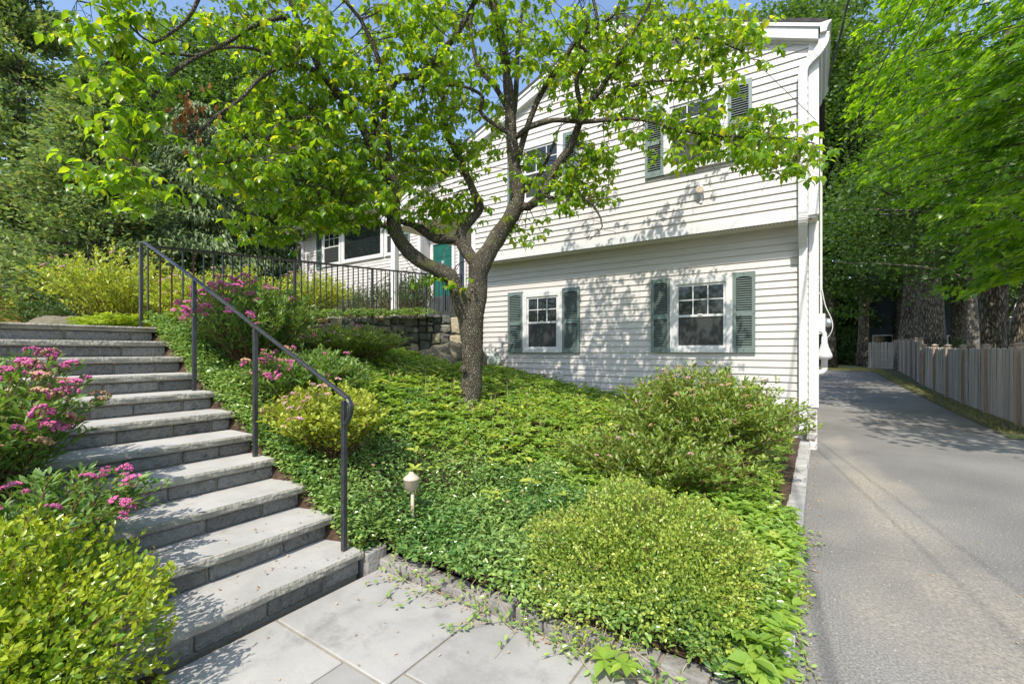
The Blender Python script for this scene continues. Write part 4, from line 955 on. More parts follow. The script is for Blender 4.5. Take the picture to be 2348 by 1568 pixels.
# brown shingled shed
p = at(60, 735, 13.5)
sh = empty('shingled_shed', (p[0], p[1], 1.55)); sh.rotation_euler = (0, 0, R(62)); tag(sh, 'low brown shingled shed under the cedar at far left', 'shed')
sw = MB().box(-2.2, 2.2, 0, 1.8, 0, 1.5).build('wall', M['shingle'], sh)
shm = MB().hexa([(-.10, -.03, 0), (.10, -.03, 0), (.10, 0, 0), (-.10, 0, 0), (-.10, -.006, .17), (.10, -.006, .17), (.10, 0, .17), (-.10, 0, .17)]).mesh('shingle', M['shingle'])
for r_ in range(9):
    xx = -2.1 + random.uniform(0, .1)
    while xx < 2.1:
        s_ = random.uniform(.75, 1.25); link('shingle', shm, sw, (xx + .1 * s_, 0, .02 + r_ * .16), None, (s_ * .97, 1, 1)); xx += .2 * s_
MB().hexa([(-2.4, -.3, 1.45), (2.4, -.3, 1.45), (2.4, 2, 2.0), (-2.4, 2, 2.0), (-2.4, -.3, 1.52), (2.4, -.3, 1.52), (2.4, 2, 2.07), (-2.4, 2, 2.07)]).build('roof', M['roof'], sh)
# ================================================================== VEGETATION
LEAF_BUDGET = 300
def twig_mesh(mb, a, b, r0, r1, bend=.12, sides=3, n=4, droop=0.0):
    a, b = np.asarray(a), np.asarray(b); d = b - a; ln = np.linalg.norm(d)
    f = np.linspace(0, 1, n)[:, None]
    off = rng.normal(size=3) * ln * bend; off[2] = abs(off[2]) * .6 + droop * ln
    P = a + d * f + off * (np.sin(np.pi * f))
    mb.tube(P, np.linspace(r0, r1, n), sides, cap=False)
    return P

# ------------------------------------------------------------------ the dogwood
TB = at(1076, 948, 5.7)
dog = empty('dogwood_tree', tuple(TB)); tag(dog, 'multi stemmed dogwood with plated bark and bright green leaves before the house', 'tree')
DO = Vector(-TB)
def br(rows):            # rows of (px, py, t, radius in px)
    return np.array([list(at(px, py, t)) + [r / F * t] for px, py, t, r in rows])
LIMBS = [
 br([(1076, 975, 5.7, 34), (1076, 945, 5.7, 29), (1080, 900, 5.7, 26), (1083, 850, 5.7, 25), (1084, 800, 5.7, 26), (1080, 750, 5.7, 28), (1090, 700, 5.7, 26), (1096, 650, 5.7, 24), (1100, 612, 5.7, 25), (1122, 575, 5.7, 22), (1150, 530, 5.7, 20), (1176, 490, 5.68, 18.5), (1187, 450, 5.66, 18), (1184, 410, 5.65, 17), (1178, 370, 5.62, 15), (1172, 300, 5.6, 14), (1166, 210, 5.55, 12), (1154, 110, 5.5, 10), (1128, 0, 5.45, 9), (1110, -90, 5.4, 7)]),
 br([(1078, 762, 5.7, 22), (1062, 715, 5.66, 19), (1046, 665, 5.6, 18), (1032, 635, 5.56, 19), (1000, 617, 5.5, 17), (962, 598, 5.46, 17), (926, 565, 5.42, 17), (905, 525, 5.4, 17), (902, 480, 5.4, 16), (903, 440, 5.38, 15), (893, 402, 5.36, 13), (868, 372, 5.3, 11.5), (840, 318, 5.2, 10.5), (806, 250, 5.1, 10), (776, 222, 5.0, 9.5), (735, 167, 4.85, 8.5), (702, 94, 4.7, 7.5), (678, 43, 4.6, 6.5), (650, -20, 4.5, 5.5)]),
 br([(1100, 618, 5.72, 15), (1080, 590, 5.8, 16), (1058, 556, 5.9, 14), (1062, 525, 5.95, 13), (1085, 500, 6.0, 11), (1100, 478, 6.0, 10.5), (1090, 450, 6.0, 10), (1075, 417, 6.05, 9), (1058, 377, 6.1, 8.5), (1038, 334, 6.15, 8), (1024, 300, 6.2, 7.5), (1018, 234, 6.25, 6.5), (1010, 170, 6.3, 5)]),
 br([(1060, 552, 5.9, 11), (1030, 548, 5.95, 13), (1000, 548, 6.0, 12), (970, 528, 6.05, 10), (940, 512, 6.1, 8), (915, 505, 6.1, 7), (890, 470, 6.15, 6)]),
 br([(1196, 470, 5.68, 10), (1212, 474, 5.64, 11), (1252, 437, 5.55, 10.5), (1278, 377, 5.45, 10), (1305, 344, 5.4, 9.5), (1325, 294, 5.3, 9), (1336, 262, 5.25, 8), (1358, 234, 5.2, 7), (1395, 177, 5.1, 6), (1419, 134, 5.0, 5), (1445, 85, 4.95, 4), (1480, 30, 4.9, 3), (1520, -50, 4.85, 2.5), (1580, -120, 4.8, 2)]),
 br([(1405, 160, 5.05, 4.5), (1440, 130, 5.0, 4), (1500, 100, 4.9, 3.6), (1570, 88, 4.8, 3), (1640, 95, 4.7, 2.4), (1700, 120, 4.6, 1.8)]),
 br([(1372, 60, 5.25, 4), (1360, 0, 5.2, 3.6), (1330, -70, 5.2, 3), (1300, -130, 5.2, 2)]),
 br([(1410, 215, 5.1, 4), (1470, 190, 5.0, 3.4), (1540, 185, 4.85, 2.6), (1610, 190, 4.75, 2)]),
 br([(1333, 272, 5.27, 7), (1328, 230, 5.25, 6.5), (1322, 190, 5.2, 6), (1334, 160, 5.15, 5), (1348, 134, 5.1, 4.5), (1340, 112, 5.05, 4), (1328, 97, 5, 3.5), (1350, 60, 4.9, 3)]),
 br([(1182, 390, 5.63, 7), (1190, 360, 5.6, 7.5), (1201, 317, 5.55, 7.5), (1218, 267, 5.5, 7), (1245, 207, 5.45, 7), (1292, 137, 5.35, 6), (1325, 87, 5.3, 5.5), (1372, 60, 5.25, 5), (1410, 30, 5.2, 4)]),
 br([(1180, 318, 5.6, 7), (1195, 306, 5.5, 6.5), (1211, 294, 5.45, 6.5), (1268, 277, 5.3, 6), (1332, 281, 5.15, 5.6), (1402, 277, 5.0, 5), (1469, 277, 4.85, 4.5), (1540, 296, 4.7, 4), (1610, 312, 4.6, 3.5), (1700, 318, 4.5, 3), (1790, 322, 4.4, 2.4), (1860, 335, 4.35, 1.6)]),
 br([(1170, 262, 5.58, 7), (1161, 244, 5.62, 7), (1135, 200, 5.7, 6.5), (1101, 160, 5.8, 6), (1085, 110, 5.85, 5.5), (1078, 63, 5.9, 5), (1085, 10, 5.9, 4), (1100, -60, 5.9, 3)]),
 br([(1172, 290, 5.6, 6), (1181, 240, 5.75, 6.5), (1185, 170, 5.9, 6), (1188, 90, 6.0, 5), (1200, 20, 6.1, 4), (1220, -60, 6.1, 3)]),
 br([(1172, 310, 5.6, 6.5), (1150, 296, 5.6, 6), (1118, 275, 5.6, 5), (1102, 255, 5.6, 5), (1107, 225, 5.6, 4.5), (1095, 212, 5.6, 4.2), (1058, 197, 5.6, 4), (1015, 195, 5.6, 3.5), (970, 200, 5.6, 3)]),
 br([(896, 405, 5.36, 9), (893, 370, 5.38, 9), (888, 320, 5.4, 9), (882, 270, 5.42, 8.5), (886, 235, 5.42, 8.5), (905, 190, 5.4, 9), (922, 178, 5.4, 9), (958, 174, 5.38, 9), (985, 154, 5.35, 8.5), (1024, 110, 5.3, 8), (1060, 60, 5.2, 7.5), (1070, 40, 5.2, 6.5), (1092, 0, 5.15, 6), (1110, -60, 5.1, 5)]),
 br([(884, 262, 5.42, 7), (882, 220, 5.38, 7), (881, 182, 5.35, 6.5), (861, 117, 5.25, 6), (835, 60, 5.15, 5.2), (824, 40, 5.1, 5), (791, 3, 5.0, 4), (760, -50, 4.9, 3)]),
 br([(870, 377, 5.3, 7), (855, 330, 5.45, 7), (862, 270, 5.6, 6), (870, 200, 5.75, 5)]),
 # long limbs sweeping left over the steps
 br([(735, 167, 4.85, 6), (700, 155, 4.7, 6), (655, 147, 4.55, 5.5), (601, 120, 4.4, 4.5), (561, 110, 4.3, 4.2), (501, 112, 4.15, 4), (448, 130, 4.0, 4), (384, 124, 3.85, 4), (317, 134, 3.7, 3.8), (250, 139, 3.6, 3)]),
 br([(688, 68, 4.65, 5), (660, 46, 4.6, 5), (641, 42, 4.55, 5), (574, 63, 4.35, 5), (521, 97, 4.2, 5), (448, 130, 4.0, 5.5), (391, 167, 3.85, 5), (361, 200, 3.78, 4.2), (344, 227, 3.72, 3.6), (335, 260, 3.68, 3.2), (324, 300, 3.62, 2.6), (300, 370, 3.55, 2)]),
 br([(660, 148, 4.56, 4.5), (651, 152, 4.5, 4.8), (601, 177, 4.35, 4.5), (551, 227, 4.2, 4.5), (494, 267, 4.05, 4), (461, 300, 3.95, 4), (417, 314, 3.85, 3), (370, 320, 3.78, 2.2), (320, 324, 3.7, 1.8)]),
 br([(776, 222, 5.0, 6), (758, 218, 4.95, 5), (728, 240, 4.85, 4.5), (690, 255, 4.75, 4), (645, 267, 4.6, 3.8), (625, 307, 4.55, 3.5), (581, 341, 4.4, 3), (521, 372, 4.25, 2.5), (461, 370, 4.1, 1.6)]),
 br([(470, -60, 3.6, 5), (455, 0, 3.62, 4.6), (430, 45, 3.64, 4.2), (395, 75, 3.66, 3.6), (350, 100, 3.65, 3), (300, 60, 3.6, 2.4), (240, 20, 3.55, 2), (180, 5, 3.5, 1.5)]),
 br([(1240, 445, 5.57, 5), (1270, 455, 5.5, 4.5), (1310, 452, 5.4, 4), (1345, 460, 5.3, 3.4), (1365, 480, 5.25, 2.8), (1380, 520, 5.2, 1.8), (1350, 550, 5.2, 1.2)]),
 br([(1200, 440, 5.66, 6), (1235, 405, 5.8, 5), (1265, 345, 5.95, 4), (1280, 300, 6.1, 3)]),
 br([(905, 530, 5.4, 5), (880, 520, 5.35, 4.5), (850, 515, 5.3, 4), (825, 500, 5.2, 3.4), (800, 465, 5.1, 2.6), (760, 440, 5.0, 2)]),
 br([(1058, 377, 6.1, 4), (1020, 365, 6.1, 3.6), (985, 380, 6.1, 3), (950, 400, 6.1, 2)]),
]
tb = MB(); skel = []
for i, lb in enumerate(LIMBS):
    s_ = catmull(lb, .05 if i < 3 else .08); s_[:, 3] *= .92
    n = len(s_); s_[:, 3] *= 1 + .05 * np.sin(np.arange(n) * .9 + i) * (i < 8)
    sides = 26 if i < 3 else (14 if i < 9 else 8)
    if i > 0: s_[:, 0:3] += np.cumsum(rng.normal(size=(n, 3)) * .0022, 0) * np.linspace(0, 1, n)[:, None]
    tb.tube(s_[:, :3], np.maximum(s_[:, 3], .0035), sides, jitter=.10)
    if i > 0 or True: skel.append(s_)
# root flare and a knot hole
for a in np.linspace(0, 2 * np.pi, 7)[:-1]:
    q = TB + np.array([math.cos(a) * .16, math.sin(a) * .16, -.10]); tb.tube([q + np.array([math.cos(a) * .05, math.sin(a) * .05, -.08]), q + np.array([-math.cos(a) * .05, -math.sin(a) * .05, .12]), TB + np.array([math.cos(a) * .05, math.sin(a) * .05, .35])], [.05, .055, .04], 10)
kp = at(1062, 846, 5.55); tb.lathe([(.04, -.02), (.05, .0), (.035, .018), (.02, .0)], tuple(kp), 14, 'y')
o = tb.build('trunk', M['bark'], dog, smooth=True); o.location = DO
SK = np.concatenate([s_[:, :4] for s_ in skel])
SK = SK[SK[:, 3] < .07]
# sprays of leaves: (px, py, rx, ry, near, far, sprays)
REG = [(250, 50, 110, 65, 3.35, 3.7, 26), (290, 165, 90, 55, 3.45, 3.8, 16), (285, 300, 65, 60, 3.4, 3.75, 12), (300, 400, 85, 70, 3.4, 3.8, 18), (330, 250, 50, 40, 3.5, 3.8, 6), (345, 420, 60, 55, 3.45, 3.7, 8),
       (640, 55, 120, 85, 4.2, 5.0, 34), (700, 200, 140, 110, 4.5, 5.5, 48), (620, 300, 120, 70, 4.2, 5.2, 30), (560, 385, 100, 45, 4.0, 4.9, 20), (820, 430, 100, 90, 4.7, 5.4, 40), (640, 470, 110, 65, 4.6, 5.8, 24), (600, 545, 50, 30, 5.0, 5.6, 5),
       (820, 300, 130, 130, 4.7, 6.0, 52), (900, 120, 150, 120, 4.9, 6.2, 60), (1050, 90, 130, 110, 5.0, 6.2, 40), (1050, 300, 110, 120, 5.7, 6.7, 40), (960, 300, 90, 120, 5.4, 6.4, 30), (1020, 480, 95, 45, 5.8, 6.3, 22), (960, 400, 70, 60, 5.6, 6.3, 16),
       (1250, 80, 140, 90, 5.0, 6.2, 40), (1440, 80, 140, 85, 4.8, 5.8, 42), (1600, 70, 120, 75, 4.4, 5.3, 36), (1690, 110, 80, 70, 4.3, 5.0, 18), (1370, 200, 110, 80, 5.0, 5.8, 32), (1480, 180, 100, 80, 4.8, 5.6, 26), (1600, 180, 90, 60, 4.5, 5.1, 18), (1340, 390, 70, 85, 5.2, 5.9, 26), (1260, 400, 70, 60, 5.3, 6.0, 16),
       (1330, 460, 60, 30, 5.2, 5.6, 8), (1480, 285, 80, 40, 4.7, 5.2, 14), (1580, 290, 90, 45, 4.5, 5.0, 24), (1700, 285, 110, 40, 4.3, 4.8, 28), (1740, 340, 130, 35, 4.2, 4.7, 34), (1790, 385, 60, 30, 4.2, 4.5, 8), (1560, 370, 50, 30, 4.5, 4.8, 6), (1210, 520, 60, 40, 5.6, 5.9, 5), (1000, 645, 35, 14, 5.4, 5.6, 3), (730, 500, 80, 40, 4.9, 5.5, 10),
       (450, 60, 120, 50, 3.8, 4.4, 6), (900, -60, 400, 60, 4.8, 6.0, 30), (1400, -60, 350, 60, 4.6, 6.0, 26), (500, -60, 300, 50, 3.8, 4.8, 8)]
TW = MB(); LP, LD, LN, LS = [], [], [], []
for (px, py, rx, ry, t0, t1, n) in REG:
    for _ in range(int(n * ((.92 if px > 1450 else 1.5) if px > 1180 else (.9 if px < 420 else 1.75)))):
        a = rng.random() * 2 * np.pi; q = math.sqrt(rng.random())
        c = at(px + rx * q * math.cos(a), py + ry * q * math.sin(a), t0 + (t1 - t0) * rng.random())
        d2 = np.sum((SK[:, :3] - c) ** 2, 1); i0 = int(np.argmin(d2)); j = SK[i0]
        if d2[i0] > 1.3 ** 2: continue
        P = twig_mesh(TW, j[:3], c, min(.007, j[3] * .5), .0022, .10, 3, 5)
        # three side shoots in a flattish layer, leaves in opposite pairs at the tips
        ends = [c] + [c + rng.normal(size=3) * np.array([.11, .11, .045]) for _ in range(3)]
        for e in ends[1:]: TW.tube([P[-2], (P[-2] + e) / 2 + np.array([0, 0, .02]), e], [.0026, .002, .0016], 3, cap=False)
        for e in ends:
            k = rng.integers(4, 6)
            az = rng.random() * 6.28 + np.arange(k) * 6.28 / k + rng.normal(size=k) * .25
            tilt = rng.uniform(-1.15, -.15, k)
            D = np.stack([np.cos(az) * np.cos(tilt), np.sin(az) * np.cos(tilt), np.sin(tilt)], 1)
            LP.append(e + D * .012 + rng.normal(size=(k, 3)) * .008); LD.append(D)
            N = np.stack([np.cos(az) * -np.sin(tilt), np.sin(az) * -np.sin(tilt), np.cos(tilt)], 1) + rng.normal(size=(k, 3)) * .28; LN.append(N)
            LS.append(rng.uniform(.052, .102, k))
LP, LD, LN, LS = map(np.concatenate, (LP, LD, LN, LS))
o = TW.build('twigs', M['twig'], dog); o.location = DO; o['kind'] = 'stuff'
rnd = np.clip(rng.normal(.48, .32, len(LP)), 0, 1)
# the leaves nearest to the lens are pieces of their own, the rest one mass
LW = LS * rng.uniform(.55, .68, len(LS))
near = np.argsort(np.linalg.norm(LP - np.array([0, 0, CAMZ]), axis=1))
def in_view(Pn):
    q = Pn - np.array([0, 0, CAMZ]); f = -SN * q[:, 0] + CS * q[:, 1]; u = (CS * q[:, 0] + SN * q[:, 1]) / f * F + CX; v = HY - q[:, 2] / f * F
    return (u > 0) & (u < 2348) & (v > 0) & (v < 1568)
vis = in_view(LP); pick = [i for i in near if vis[i]][:LEAF_BUDGET]
mask = np.ones(len(LP), bool); mask[pick] = False
o = leaves('foliage', LP[mask], LD[mask], LN[mask], LS[mask], LW[mask], T_DOG, L['dogwood'], dog, rnd[mask]); o.location = DO; o['kind'] = 'stuff'
lm = []
for rv in (.15, .35, .5, .65, .85):
    lm.append(fastmesh('leaf', T_DOG[0], T_DOG[1], L['dogwood'], np.full(len(T_DOG[0]), rv)))
for i in pick:
    X = LD[i] / np.linalg.norm(LD[i]); Z = LN[i] - X * np.dot(LN[i], X); Z /= np.linalg.norm(Z); Y = np.cross(Z, X)
    m4 = Matrix(((X[0] * LS[i], Y[0] * LW[i], Z[0] * LS[i], LP[i][0] - TB[0]), (X[1] * LS[i], Y[1] * LW[i], Z[1] * LS[i], LP[i][1] - TB[1]), (X[2] * LS[i], Y[2] * LW[i], Z[2] * LS[i], LP[i][2] - TB[2]), (0, 0, 0, 1)))
    lo = link('leaf', lm[int(rnd[i] * 4.99)], dog); lo.matrix_basis = m4
# withered cluster on a dead twig
DP = np.array([at(px, py, 3.9) for px, py in zip(rng.normal(430, 38, 46), rng.normal(262, 26, 46))]); DD = rand_dirs(46) * np.array([.6, .6, .3]) + np.array([0, 0, -1.0])
o = leaves('dead_leaves', DP, DD, rand_dirs(46), rng.uniform(.06, .09, 46), rng.uniform(.03, .045, 46), T_DOG, L['deadleaf'], dog); o.location = DO; o['kind'] = 'stuff'
dt = MB()
for q in DP[::2]: twig_mesh(dt, at(455, 300, 3.93), q, .003, .0015, .15)
for _ in range(26): twig_mesh(dt, at(440 + rng.normal() * 40, 312 + rng.normal() * 6, 3.9), at(rng.uniform(340, 520), rng.uniform(260, 350), 3.85 + rng.random() * .2), .003, .0012, .2)
for _ in range(26):
    a = at(rng.uniform(1500, 1720), rng.uniform(240, 330), 4.6); twig_mesh(dt, a, a + np.array([rng.normal() * .12, rng.normal() * .12, -rng.uniform(.15, .5)]), .0028, .001, .2)
for _ in range(14):
    a = at(rng.uniform(1340, 1390), rng.uniform(465, 530), 5.25); twig_mesh(dt, a, a + np.array([rng.normal() * .15, rng.normal() * .12, rng.normal() * .15]), .0035, .001, .2)
o = dt.build('dead_twigs', M['twig'], dog); o.location = DO; o['kind'] = 'stuff'

# ------------------------------------------------------------------ shrubs
def lumps(D, seed, amp=.16, k=3.2, n=7):
    r = np.random.default_rng(seed); s_ = np.zeros(len(D))
    for _ in range(n):
        w_ = r.normal(size=3) * k; s_ += np.sin(D @ w_ + r.random() * 6.28)
    return 1 + amp * s_ / math.sqrt(n)
def mound(name, c, rad, label, n, ls, mat, seed, T=T_OVAL, amp=.12, lw=.55, cat='shrub', depth=.42, group=None, stemr=.012, shoots=260):
    """clipped evergreen mound: thousands of small leaves through an uneven shell over a twiggy heart"""
    o = empty(name, c); tag(o, label, cat, group); rad = np.array(rad)
    D = rand_dirs(n); D[:, 2] = np.where(D[:, 2] < -.35, -D[:, 2], D[:, 2]); D = unit(D)
    rr_ = lumps(D, seed, amp) * (1 - depth * rng.random(n) ** 1.6) * (1 + .03 * rng.normal(size=n))
    P = D * rr_[:, None] * rad; P[:, 2] = np.maximum(P[:, 2], -rad[2] * .25)
    dirs = unit(D + rng.normal(size=(n, 3)) * .55 + np.array([0, 0, .35]))
    N = unit(D + rng.normal(size=(n, 3)) * .5 + np.array([0, 0, .4]))
    s_ = ls * rng.uniform(.7, 1.25, n)
    rv = np.clip(rng.normal(.5, .28, n) + .2 * (lumps(D, seed + 5, 1, 6) - 1), 0, 1)
    leaves('foliage', P, dirs, N, s_, s_ * lw, T, mat, o, rv)['kind'] = 'stuff'
    tw = MB()
    for _ in range(70):
        d = rand_dirs(1)[0]; d[2] = abs(d[2]); twig_mesh(tw, (d[0] * .05, d[1] * .05, -rad[2] * .25), d * rad * .86, stemr * .6, .002, .12)
    SP, SD, SN_ = [], [], []
    for _ in range(shoots):
        d = rand_dirs(1)[0]; d[2] = abs(d[2]) * 1.2 + .1; d /= np.linalg.norm(d); q = d * rad * float(lumps(d[None], seed, amp)[0])
        dv = unit(d + rng.normal(size=3) * .35 + np.array([0, 0, .5])); ln = rng.uniform(1.2, 3.4) * ls
        tw.tube([q * .9, q + dv * ln * .5, q + dv * ln], [.002, .0015, .001], 3, cap=False)
        k = 9; u = np.linspace(.1, 1, k); SP.append(q + dv * (u * ln)[:, None]); SD.append(unit(dv * .6 + rand_dirs(k))); SN_.append(unit(rand_dirs(k) + np.array([0, 0, .8])))
    if shoots:
        SP, SD, SN_ = map(np.concatenate, (SP, SD, SN_)); s2 = ls * rng.uniform(.7, 1.2, len(SP))
        leaves('young_shoots', SP, SD, SN_, s2, s2 * lw, T, mat, o, np.clip(rng.normal(.8, .15, len(SP)), 0, 1))['kind'] = 'stuff'
    tw.build('stems', M['stem'], o)['kind'] = 'stuff'
    # leafy heart so no daylight shows through; inner shade put into darker leaf colour
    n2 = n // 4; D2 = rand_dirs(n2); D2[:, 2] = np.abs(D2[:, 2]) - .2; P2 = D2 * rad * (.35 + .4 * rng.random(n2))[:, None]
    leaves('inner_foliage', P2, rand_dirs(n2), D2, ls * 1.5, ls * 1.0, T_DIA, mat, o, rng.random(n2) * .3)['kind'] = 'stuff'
    return o
mound('boxwood', (-2.62, .20, .10), (.78, .66, .66), 'yellow green boxwood mound at lower left beside the bottom steps', 21000, .029, L['box'], 21, amp=.12)
mound('boxwood', (-.78, 2.60, .06), (.70, .62, .50), 'low rounded small leaved boxwood at the drive corner of the bed', 40000, .0178, L['boxr'], 22, amp=.15, lw=.62, shoots=420)
mound('boxwood', (-6.35, .10, 1.62), (.50, .72, .95), 'yellow green bush at the left edge above the top step', 9000, .034, L['box'], 23, amp=.20)

flw = {}
def flowerhead(seed):
    """flat topped cluster of tiny florets"""
    m = MB(); r = random.Random(seed)
    for i in range(34):
        a, q = r.random() * 6.28, math.sqrt(r.random()); rad = .0052 + r.random() * .0028
        c = (q * math.cos(a) * .030, q * math.sin(a) * .030, .012 * (1 - q * q) + r.uniform(-.002, .003))
        V = [(c[0] + rad, c[1], c[2]), (c[0], c[1] + rad, c[2]), (c[0] - rad, c[1], c[2]), (c[0], c[1] - rad, c[2]), (c[0], c[1], c[2] + rad), (c[0], c[1], c[2] - rad)]
        m.add(V, [(0, 1, 4), (1, 2, 4), (2, 3, 4), (3, 0, 4), (1, 0, 5), (2, 1, 5), (3, 2, 5), (0, 3, 5)])
    return m
for k_, mt in (('pink', M['pink']), ('pale', M['palepink']), ('tan', M['tanflower'])):
    flw[k_] = [flowerhead(i).mesh('flower_head', mt) for i in range(3)]
def shrub(name, c, rad, h, label, nstem, mat, leaf=(.040, .016), per=34, flowers=None, seed=0, base=.25, group=None, T=T_STRIP, cat='shrub', up=.25, fscale=1.0, spread=.8, lean=(0, 0), face=(0, -1)):
    """loose shrub of arching shoots with alternate leaves and flat flower heads"""
    o = empty(name, c); tag(o, label, cat, group); r = np.random.default_rng(seed)
    tw = MB(); LPs, LDs, LNs, LSs = [], [], [], []; tips = []
    for i in range(nstem):
        a = r.random() * 6.28; q = r.random() ** .5
        rx, ry = rad if hasattr(rad, '__len__') else (rad, rad)
        b0 = np.array([math.cos(a) * rx * base * q, math.sin(a) * ry * base * q, -.05])
        top = h * (1 - .55 * (q * spread) ** 2) * r.uniform(.62, 1.06)
        e = np.array([math.cos(a) * rx * q * r.uniform(.8, 1.15) + lean[0] * top, math.sin(a) * ry * q * r.uniform(.8, 1.15) + lean[1] * top, top])
        m_ = (b0 + e) / 2 + np.array([0, 0, .18 * h * q]) + r.normal(size=3) * .03
        f = np.linspace(0, 1, 7)[:, None]; P = b0 * (1 - f) ** 2 + 2 * m_ * f * (1 - f) + e * f ** 2
        tw.tube(P, np.linspace(.0045, .0014, 7), 3, cap=False)
        tips.append(e)
        k = per + r.integers(-6, 7); s_ = .22 + .78 * r.random(k) ** .75; s_ = s_[:, None]
        Q = b0 * (1 - s_) ** 2 + 2 * m_ * s_ * (1 - s_) + e * s_ ** 2; tg_ = unit(2 * (1 - s_) * (m_ - b0) + 2 * s_ * (e - m_))
        az = r.random(k) * 6.28; out = np.stack([np.cos(az), np.sin(az), np.full(k, up)], 1)
        D = unit(tg_ * .7 + out * .9 + r.normal(size=(k, 3)) * .2)
        side = r.uniform(0, .06, k)[:, None] * out
        LPs.append(Q + side * (1 - s_ * .5)); LDs.append(D); LNs.append(unit(np.array([0, 0, 1.0]) + tg_ * .2 + r.normal(size=(k, 3)) * .4)); LSs.append(leaf[0] * r.uniform(.6, 1.25, k))
    LPs, LDs, LNs, LSs = map(np.concatenate, (LPs, LDs, LNs, LSs))
    # keep leaves off the ground
    LPs[:, 2] = np.maximum(LPs[:, 2], .01)
    rv = np.clip(rng.normal(.42, .25, len(LPs)) + .25 * (LPs[:, 2] / h - .5), 0, 1)
    leaves('foliage', LPs, LDs, LNs, LSs, LSs * leaf[1] / leaf[0], T, mat, o, rv)['kind'] = 'stuff'
    tw.build('stems', M['stem'], o)['kind'] = 'stuff'
    if flowers:
        for (k_, n) in flowers:
            idx = r.permutation(len(tips)); tt = sorted(idx, key=lambda i: -tips[i][2] / h - .55 * (face[0] * tips[i][0] / rx + face[1] * tips[i][1] / ry) + r.normal() * .22)[:n]
            for i in tt:
                s_ = r.uniform(.6, 1.25) * fscale
                link('flower_head', flw[k_][r.integers(0, 3)], o, tuple(tips[i] + np.array([0, 0, .008])), (r.normal() * .4, r.normal() * .4, r.random() * 6), (s_, s_, s_))
    return o
def bz(x, y): return float(bedz(np.array(x), np.array(y)))
# right of the bed, against the house
shrub('spirea_shrub', (-1.0, 5.05, bz(-1, 5)), (.98, 1.1), 1.06, 'large loose green spirea before the right basement window', 640, L['spireao'], (.050, .020), 46, [('pale', 22), ('tan', 34)], 31, fscale=.7, T=T_OVAL)
shrub('spirea_shrub', (-1.2, 4.0, bz(-1, 4.0)), (.95, .5), .6, 'low leafy front skirt of the green spirea near the drive kerb', 260, L['spireao'], (.048, .020), 32, [('pale', 6)], 32, fscale=.7)
# pink spireas between the handrail and the stone wall
shrub('spirea_shrub', (-4.9, 2.45, bz(-4.9, 2.4)), (.80, .60), .88, 'dark green spirea with bright pink flowers behind the middle rail posts', 420, L['spirea'], (.050, .014), 36, [('pink', 80)], 33, lean=(.12, -.12), fscale=1.25)
shrub('spirea_shrub', (-4.05, 2.5, bz(-4.05, 2.5)), (.72, .55), .56, 'leafy spirea with few pink flowers right of the middle rail posts', 400, L['spirea'], (.050, .014), 36, [('pink', 34), ('tan', 8)], 34, fscale=1.15)
shrub('spirea_shrub', (-5.2, 3.8, bz(-5.2, 3.8)), (.85, .85), .48, 'pale grey green spirea with faded flowers below the terrace railing', 460, L['spireao'], (.046, .015), 34, [('pale', 26), ('pink', 8)], 35)
shrub('spirea_shrub', (-3.3, 2.22, bz(-3.3, 2.2)), (.58, .44), .60, 'gold leaved spirea with cream flowers beside the lower handrail post', 360, L['spireay'], (.036, .021), 34, [('pale', 16), ('tan', 16)], 36, T=T_OVAL, fscale=.85)
shrub('spirea_shrub', (-5.75, 2.4, 1.55), (.45, .40), .46, 'gold green spirea spilling over the right end of the top steps', 150, L['spireay'], (.036, .018), 30, [('pale', 6)], 37, T=T_OVAL)
# left of the steps
shrub('spirea_shrub', (-3.72, .42, .58), (.50, .42), .82, 'tall spirea with magenta flowers at the left edge beside the steps', 150, L['spirea'], (.062, .022), 30, [('pink', 30), ('tan', 18)], 38, T=T_OVAL, lean=(.10, .12), fscale=1.35, face=(.8, .5))
shrub('spirea_shrub', (-3.18, .55, .42), (.46, .42), .40, 'low spirea shoots with small pink flowers hanging over the lower treads', 90, L['spirea'], (.052, .018), 24, [('pink', 14)], 39, T=T_OVAL, lean=(.25, .35), fscale=1.1, face=(.8, .5))
shrub('spirea_shrub', (-4.7, .35, 1.0), (.5, .35), .55, 'leafy spirea with brown flower heads behind the magenta one at left', 110, L['spirea'], (.05, .018), 26, [('tan', 16)], 40, T=T_OVAL)
# terrace
for i, (x, y, rx, hh, lab) in enumerate([(-9.4, 2.6, 1.15, 1.35, 'big gold green spirea mound at the head of the steps'), (-9.0, 4.3, .95, 1.1, 'gold green spirea behind the left part of the terrace railing'), (-9.3, 5.9, .9, 1.15, 'gold green spirea behind the middle of the terrace railing'), (-8.2, 3.2, .7, .8, 'low gold spirea just behind the railing corner post')]):
    shrub('spirea_shrub', (x, y, float(terz(y))), rx, hh, lab, 260, L['spireay'], (.062, .024), 34, [('pale', 12)], 50 + i, fscale=1.2)
for i, (x, y, rx, hh, lab) in enumerate([(-13.2, 9.7, .8, 1.5, 'wispy dark shrub at the left corner of the low wing'), (-11.6, 8.8, .7, 1.35, 'wispy dark shrub below the picture window'), (-10.4, 8.6, .7, 1.4, 'dark leafy shrub left of the stoop steps'), (-9.2, 8.3, .75, 1.45, 'dark leafy shrub before the green front door'), (-8.2, 7.9, .55, 1.2, 'small dark shrub by the white porch post')]):
    shrub('foundation_shrub', (x, y, 2.12), rx, hh, lab, 120, L['nandina'], (.055, .018), 30, None, 60 + i, group='dark shrubs along the low wing')
shrub('foundation_shrub', (-12.0, 2.9, 1.7), (1.0, 1.0), .8, 'dark low bush on the lawn before the brown shed', 150, L['nandina'], (.06, .025), 34, None, 70)

